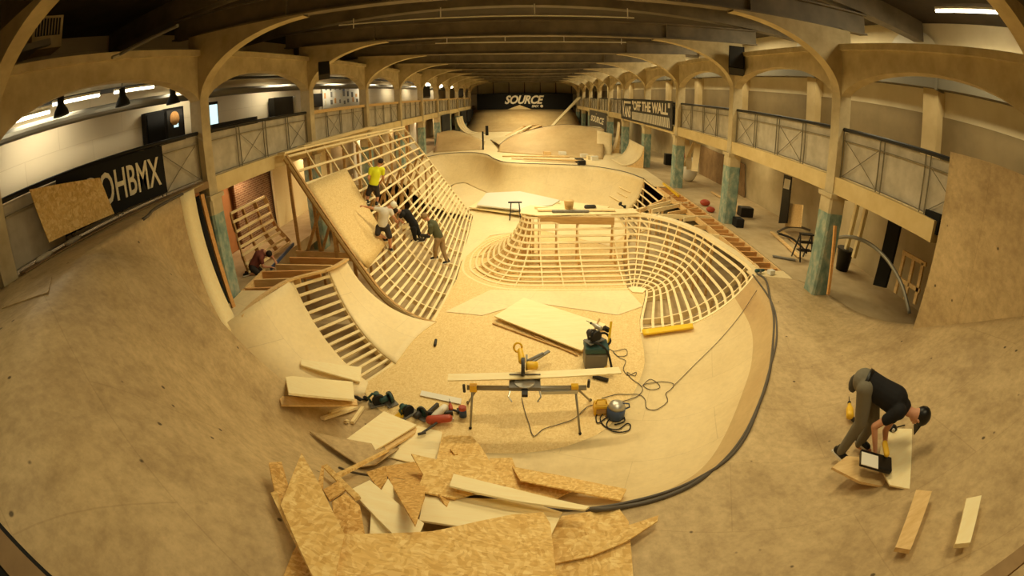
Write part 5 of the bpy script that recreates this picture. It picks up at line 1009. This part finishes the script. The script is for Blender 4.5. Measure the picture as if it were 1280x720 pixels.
    for s_ in 'LR':
        an, to = Q['an'+s_], Q['to'+s_]; d = (to-an); d.z = 0; d.normalize(); f = V((an.x, an.y, to.z)); z = V((0, 0, 1)); sd = z.cross(d)
        mb = MB().cap(f-d*.06+z*.035, f+d*.13+z*.025, .05, .045, 14).cap(f-d*.03+z*.04, f+z*.09-d*.03, .05, .045, 12); so = obj('shoe', mb, MT[shoe], pb, True); remesh(so, .01, 2)
        obj('sole', MB().obox(f+d*.035-z*.0, d*.145, sd*.048, z*.012), MT['white'], so)
    if cap_mat:
        mb = MB(); mb.ball(hc+hu*.036-lk*.018, (.1, .118, .11), 16, 0, Rm)
        ct = obj('cap', mb, MT[cap_mat], pb, True)
        if brim: obj('brim', MB().obox(hc+lk*.13+hu*.06, lk*.065, hs*.07, hu*.006), MT[cap_mat], ct)
    else: obj('hair', MB().ball(hc+hu*.03-lk*.018, (.088, .1, .1), 14, 0, Rm), MT['hair'], pb, True)
    if belt:
        ax = (chest-pel).normalized(); obj('belt', MB().lathe(pel+ax*.0, [(.155, -.02), (.16, -.02), (.16, .03), (.155, .03)], 24, ax), MT['black'], pb, True)
        obj('tool_pouch', MB().ball(pel-side*.14-V((0, 0, .08)), (.05, .08, .11), 10), MT['dgrey'], pb, True)
    return pb, Q, dn, side
f1 = figure('person in black T-shirt, grey trousers and black cap bending over a tool case', (1068, 578), dict(
    pelvis=(1083, 478, 0), chest=(1119, 500, 0), neck=(1136, 514, 0), head=(1146, 519, 0), shL=(1124, 515, -.17), shR=(1126, 506, .17), elL=(1093, 533, -.2), haL=(1094, 562, -.2), elR=(1107, 538, .15), haR=(1106, 560, .1),
    hipL=(1082, 486, -.1), knL=(1076, 528, -.1), anL=(1050, 566, -.05), toL=(1066, 586, -.15), hipR=(1089, 490, .1), knR=(1092, 526, .12), anR=(1073, 556, .2), toR=(1086, 563, .15)),
    (.1, .15, -1), ('tee', 'trous'), .008, False, 'black', (-.35, -.1, -1), None, .05, .5, 'black', True, headup=(.75, -.5, -.1))
f2 = figure('person in yellow T-shirt with tool pouches standing high on the left battens', (465, 256), dict(
    pelvis=(467, 232, 0), chest=(470, 216, 0), neck=(473, 208, 0), head=(475, 204, 0), shL=(464, 212, 0), shR=(478, 212, 0), elL=(461, 222, -.05), haL=(463, 230, .1), elR=(479, 222, .1), haR=(475, 229, .25),
    hipL=(464, 233, 0), knL=(460, 243, -.02), anL=(459, 252, 0), toL=(457, 253, .12), hipR=(470, 233, 0), knR=(472, 244, 0), anR=(471, 254, 0), toR=(472, 255, .12)),
    (.2, 1, 0), ('hiviz', 'jeans'), .014, True, None, None, None, .02, .5, 'black', True)
f3 = figure('person in white T-shirt and dark shorts crouching with one arm stretched along the big sheet', (484, 311), dict(
    pelvis=(478, 282, 0), chest=(480, 266, 0), neck=(485, 260, .02), head=(489, 258, .05), shL=(474, 262, 0), shR=(488, 264, 0), elL=(464, 260, .0), haL=(456, 258, .05), elR=(492, 271, -.05), haR=(495, 275, .15),
    hipL=(474, 284, 0), knL=(472, 292, -.1), anL=(481, 297, .15), toL=(482, 301, .15), hipR=(483, 284, 0), knR=(487, 296, -.1), anR=(488, 309, 0), toR=(489, 313, -.05)),
    (.6, .8, -.4), ('whitetee', 'jeans'), .014, True, 'white', None, None, .03, .5, 'black')
f4 = figure('person dressed all in black crouching on the battens between the two helpers', (523, 303), dict(
    pelvis=(518, 282, 0), chest=(508, 267, 0), neck=(501, 264, 0), head=(497, 264, -.02), shL=(503, 268, -.15), shR=(508, 264, .15), elL=(499, 274, -.15), haL=(504, 278, -.1), elR=(500, 271, .1), haR=(498, 279, .1),
    hipL=(517, 285, -.08), knL=(518, 293, -.1), anL=(519, 300, 0), toL=(516, 302, -.05), hipR=(520, 285, .08), knR=(524, 293, .1), anR=(527, 300, .05), toR=(524, 302, .05)),
    (-.8, .1, -.6), ('tee', 'tee'), .014, False, None, None, None, .03, .5)
f5 = figure('person in olive top, khaki trousers and pale cap stooping with a nail gun', (550, 328), dict(
    pelvis=(549, 297, 0), chest=(541, 281, 0), neck=(536, 275, 0), head=(532, 272, -.02), shL=(538, 283, -.15), shR=(543, 279, .15), elL=(538, 292, -.15), haL=(534, 296, -.1), elR=(536, 290, .1), haR=(533, 295, .1),
    hipL=(547, 300, -.08), knL=(544, 312, -.1), anL=(544, 322, .05), toL=(539, 324, 0), hipR=(552, 300, .08), knR=(554, 313, 0), anR=(559, 327, -.1), toR=(556, 329, -.15)),
    (-.8, .1, -.6), ('olive', 'khaki'), .014, False, 'khaki', (-1, 0, -.3), None, .03, .9)
f6 = figure('person in maroon T-shirt kneeling by the first left column over a long blue level', (312, 343), dict(
    pelvis=(317, 332, 0), chest=(324, 320, 0), neck=(331, 315, -.05), head=(336, 318, -.08), shL=(326, 323, -.17), shR=(328, 315, .1), elL=(329, 333, -.2), haL=(338, 334, -.2), elR=(340, 320, .0), haR=(343, 325, -.05),
    hipL=(316, 336, -.1), knL=(322, 341, -.2), anL=(311, 343, -.1), toL=(308, 344, -.1), hipR=(319, 335, .1), knR=(325, 338, .1), anR=(313, 340, .1), toR=(310, 341, .1)),
    (.7, -.2, -.7), ('maroon', 'jeans'), .014, True, None, None, None, .03, .5, headup=(.6, -.5, .2))
Q = f5[1]; c = (Q['haL']+Q['haR'])/2+V((-.05, -.05, -.06)); tool_on('nail gun in the hands of the person in olive', c, 2.8, 'dgrey', 1.2, 'gun', 'nail_gun')
Q = f6[1]; tag(obj('blue_level', MB().beam(Q['haL']+V((0, 0, -.05)), PPL(367, 305, Q['haL']+V((0, 1.6, 0)), V((0, 1, 0))), .05, .09), MT['blue']), 'long blue level held by the kneeling person in maroon', 'level')
Q = f4[1]; tag(obj('timber_block', MB().obox(Q['haL']+V((.08, 0, -.12)), (.1, 0, .03), (0, .12, 0), (0, 0, .06)), MT['ply']), 'short pale block held by the crouching person in black', 'timber')
# ================================================================ LIGHT
def area(name, loc, size, size_y, power, col=(1, .76, .42), rot=(0, 0, 0), spread=PI):
    l = bpy.data.lights.new(name, 'AREA'); l.shape = 'RECTANGLE'; l.size = size; l.size_y = size_y; l.energy = power; l.spread = spread; l.color = col
    o = bpy.data.objects.new(name, l); COL.objects.link(o); o.location = loc; o.rotation_euler = rot; return o
WARM = (1, .82, .455)
for i, (y, x, pw) in enumerate([(5.6, 2.2, 115), (.8, 2.6, 60), (1.2, -3.0, 30), (11.2, -1.2, 145), (11.2, 2.6, 150), (17, 0, 260), (22.7, 0, 230), (28.5, 0, 210), (34.2, 0, 190), (40, 0, 180), (45.7, 0, 180), (51.5, 0, 190), (57.2, 0, 220)]):  # lamps over the near end are added to brighten the foreground
    area('hall_light', (x, y, 6.2), 2.5, .3, pw, WARM, (0, 0, 0), 2.7)
for y in (5.5, 11, 17, 23, 29, 35, 41, 47, 53): area('left_gallery_light', (-9.6, y, 5.5), .15, 1.8, 62, (1, .88, .62))
for y in (5, 11, 17, 23, 29, 35, 41, 47, 53): area('right_gallery_light', (8.3, y, 7.1), 1.0, 2.5, 110, (1, .84, .5))
for y in (11, 17, 23, 29, 36, 43): area('under_gallery_light', (8.6, y, 2.35), 1.2, .2, 22, WARM)
for y in (12.5, 17, 23, 29, 36, 43): area('under_gallery_light', (-8.4, y, 2.35), 1.2, .2, 26, (1, .7, .4))
w = bpy.data.worlds.new('world'); sc.world = w; w.use_nodes = True; w.node_tree.nodes['Background'].inputs[0].default_value = (1, .8, .55, 1); w.node_tree.nodes['Background'].inputs[1].default_value = .02
sc.view_settings.view_transform = 'Standard'; sc.view_settings.look = 'None'; sc.view_settings.gamma = 1; sc.view_settings.exposure = .36; sc.view_settings.use_curve_mapping = False
sc.cycles.use_adaptive_sampling = True; sc.cycles.max_bounces = 6; sc.cycles.use_denoising = True
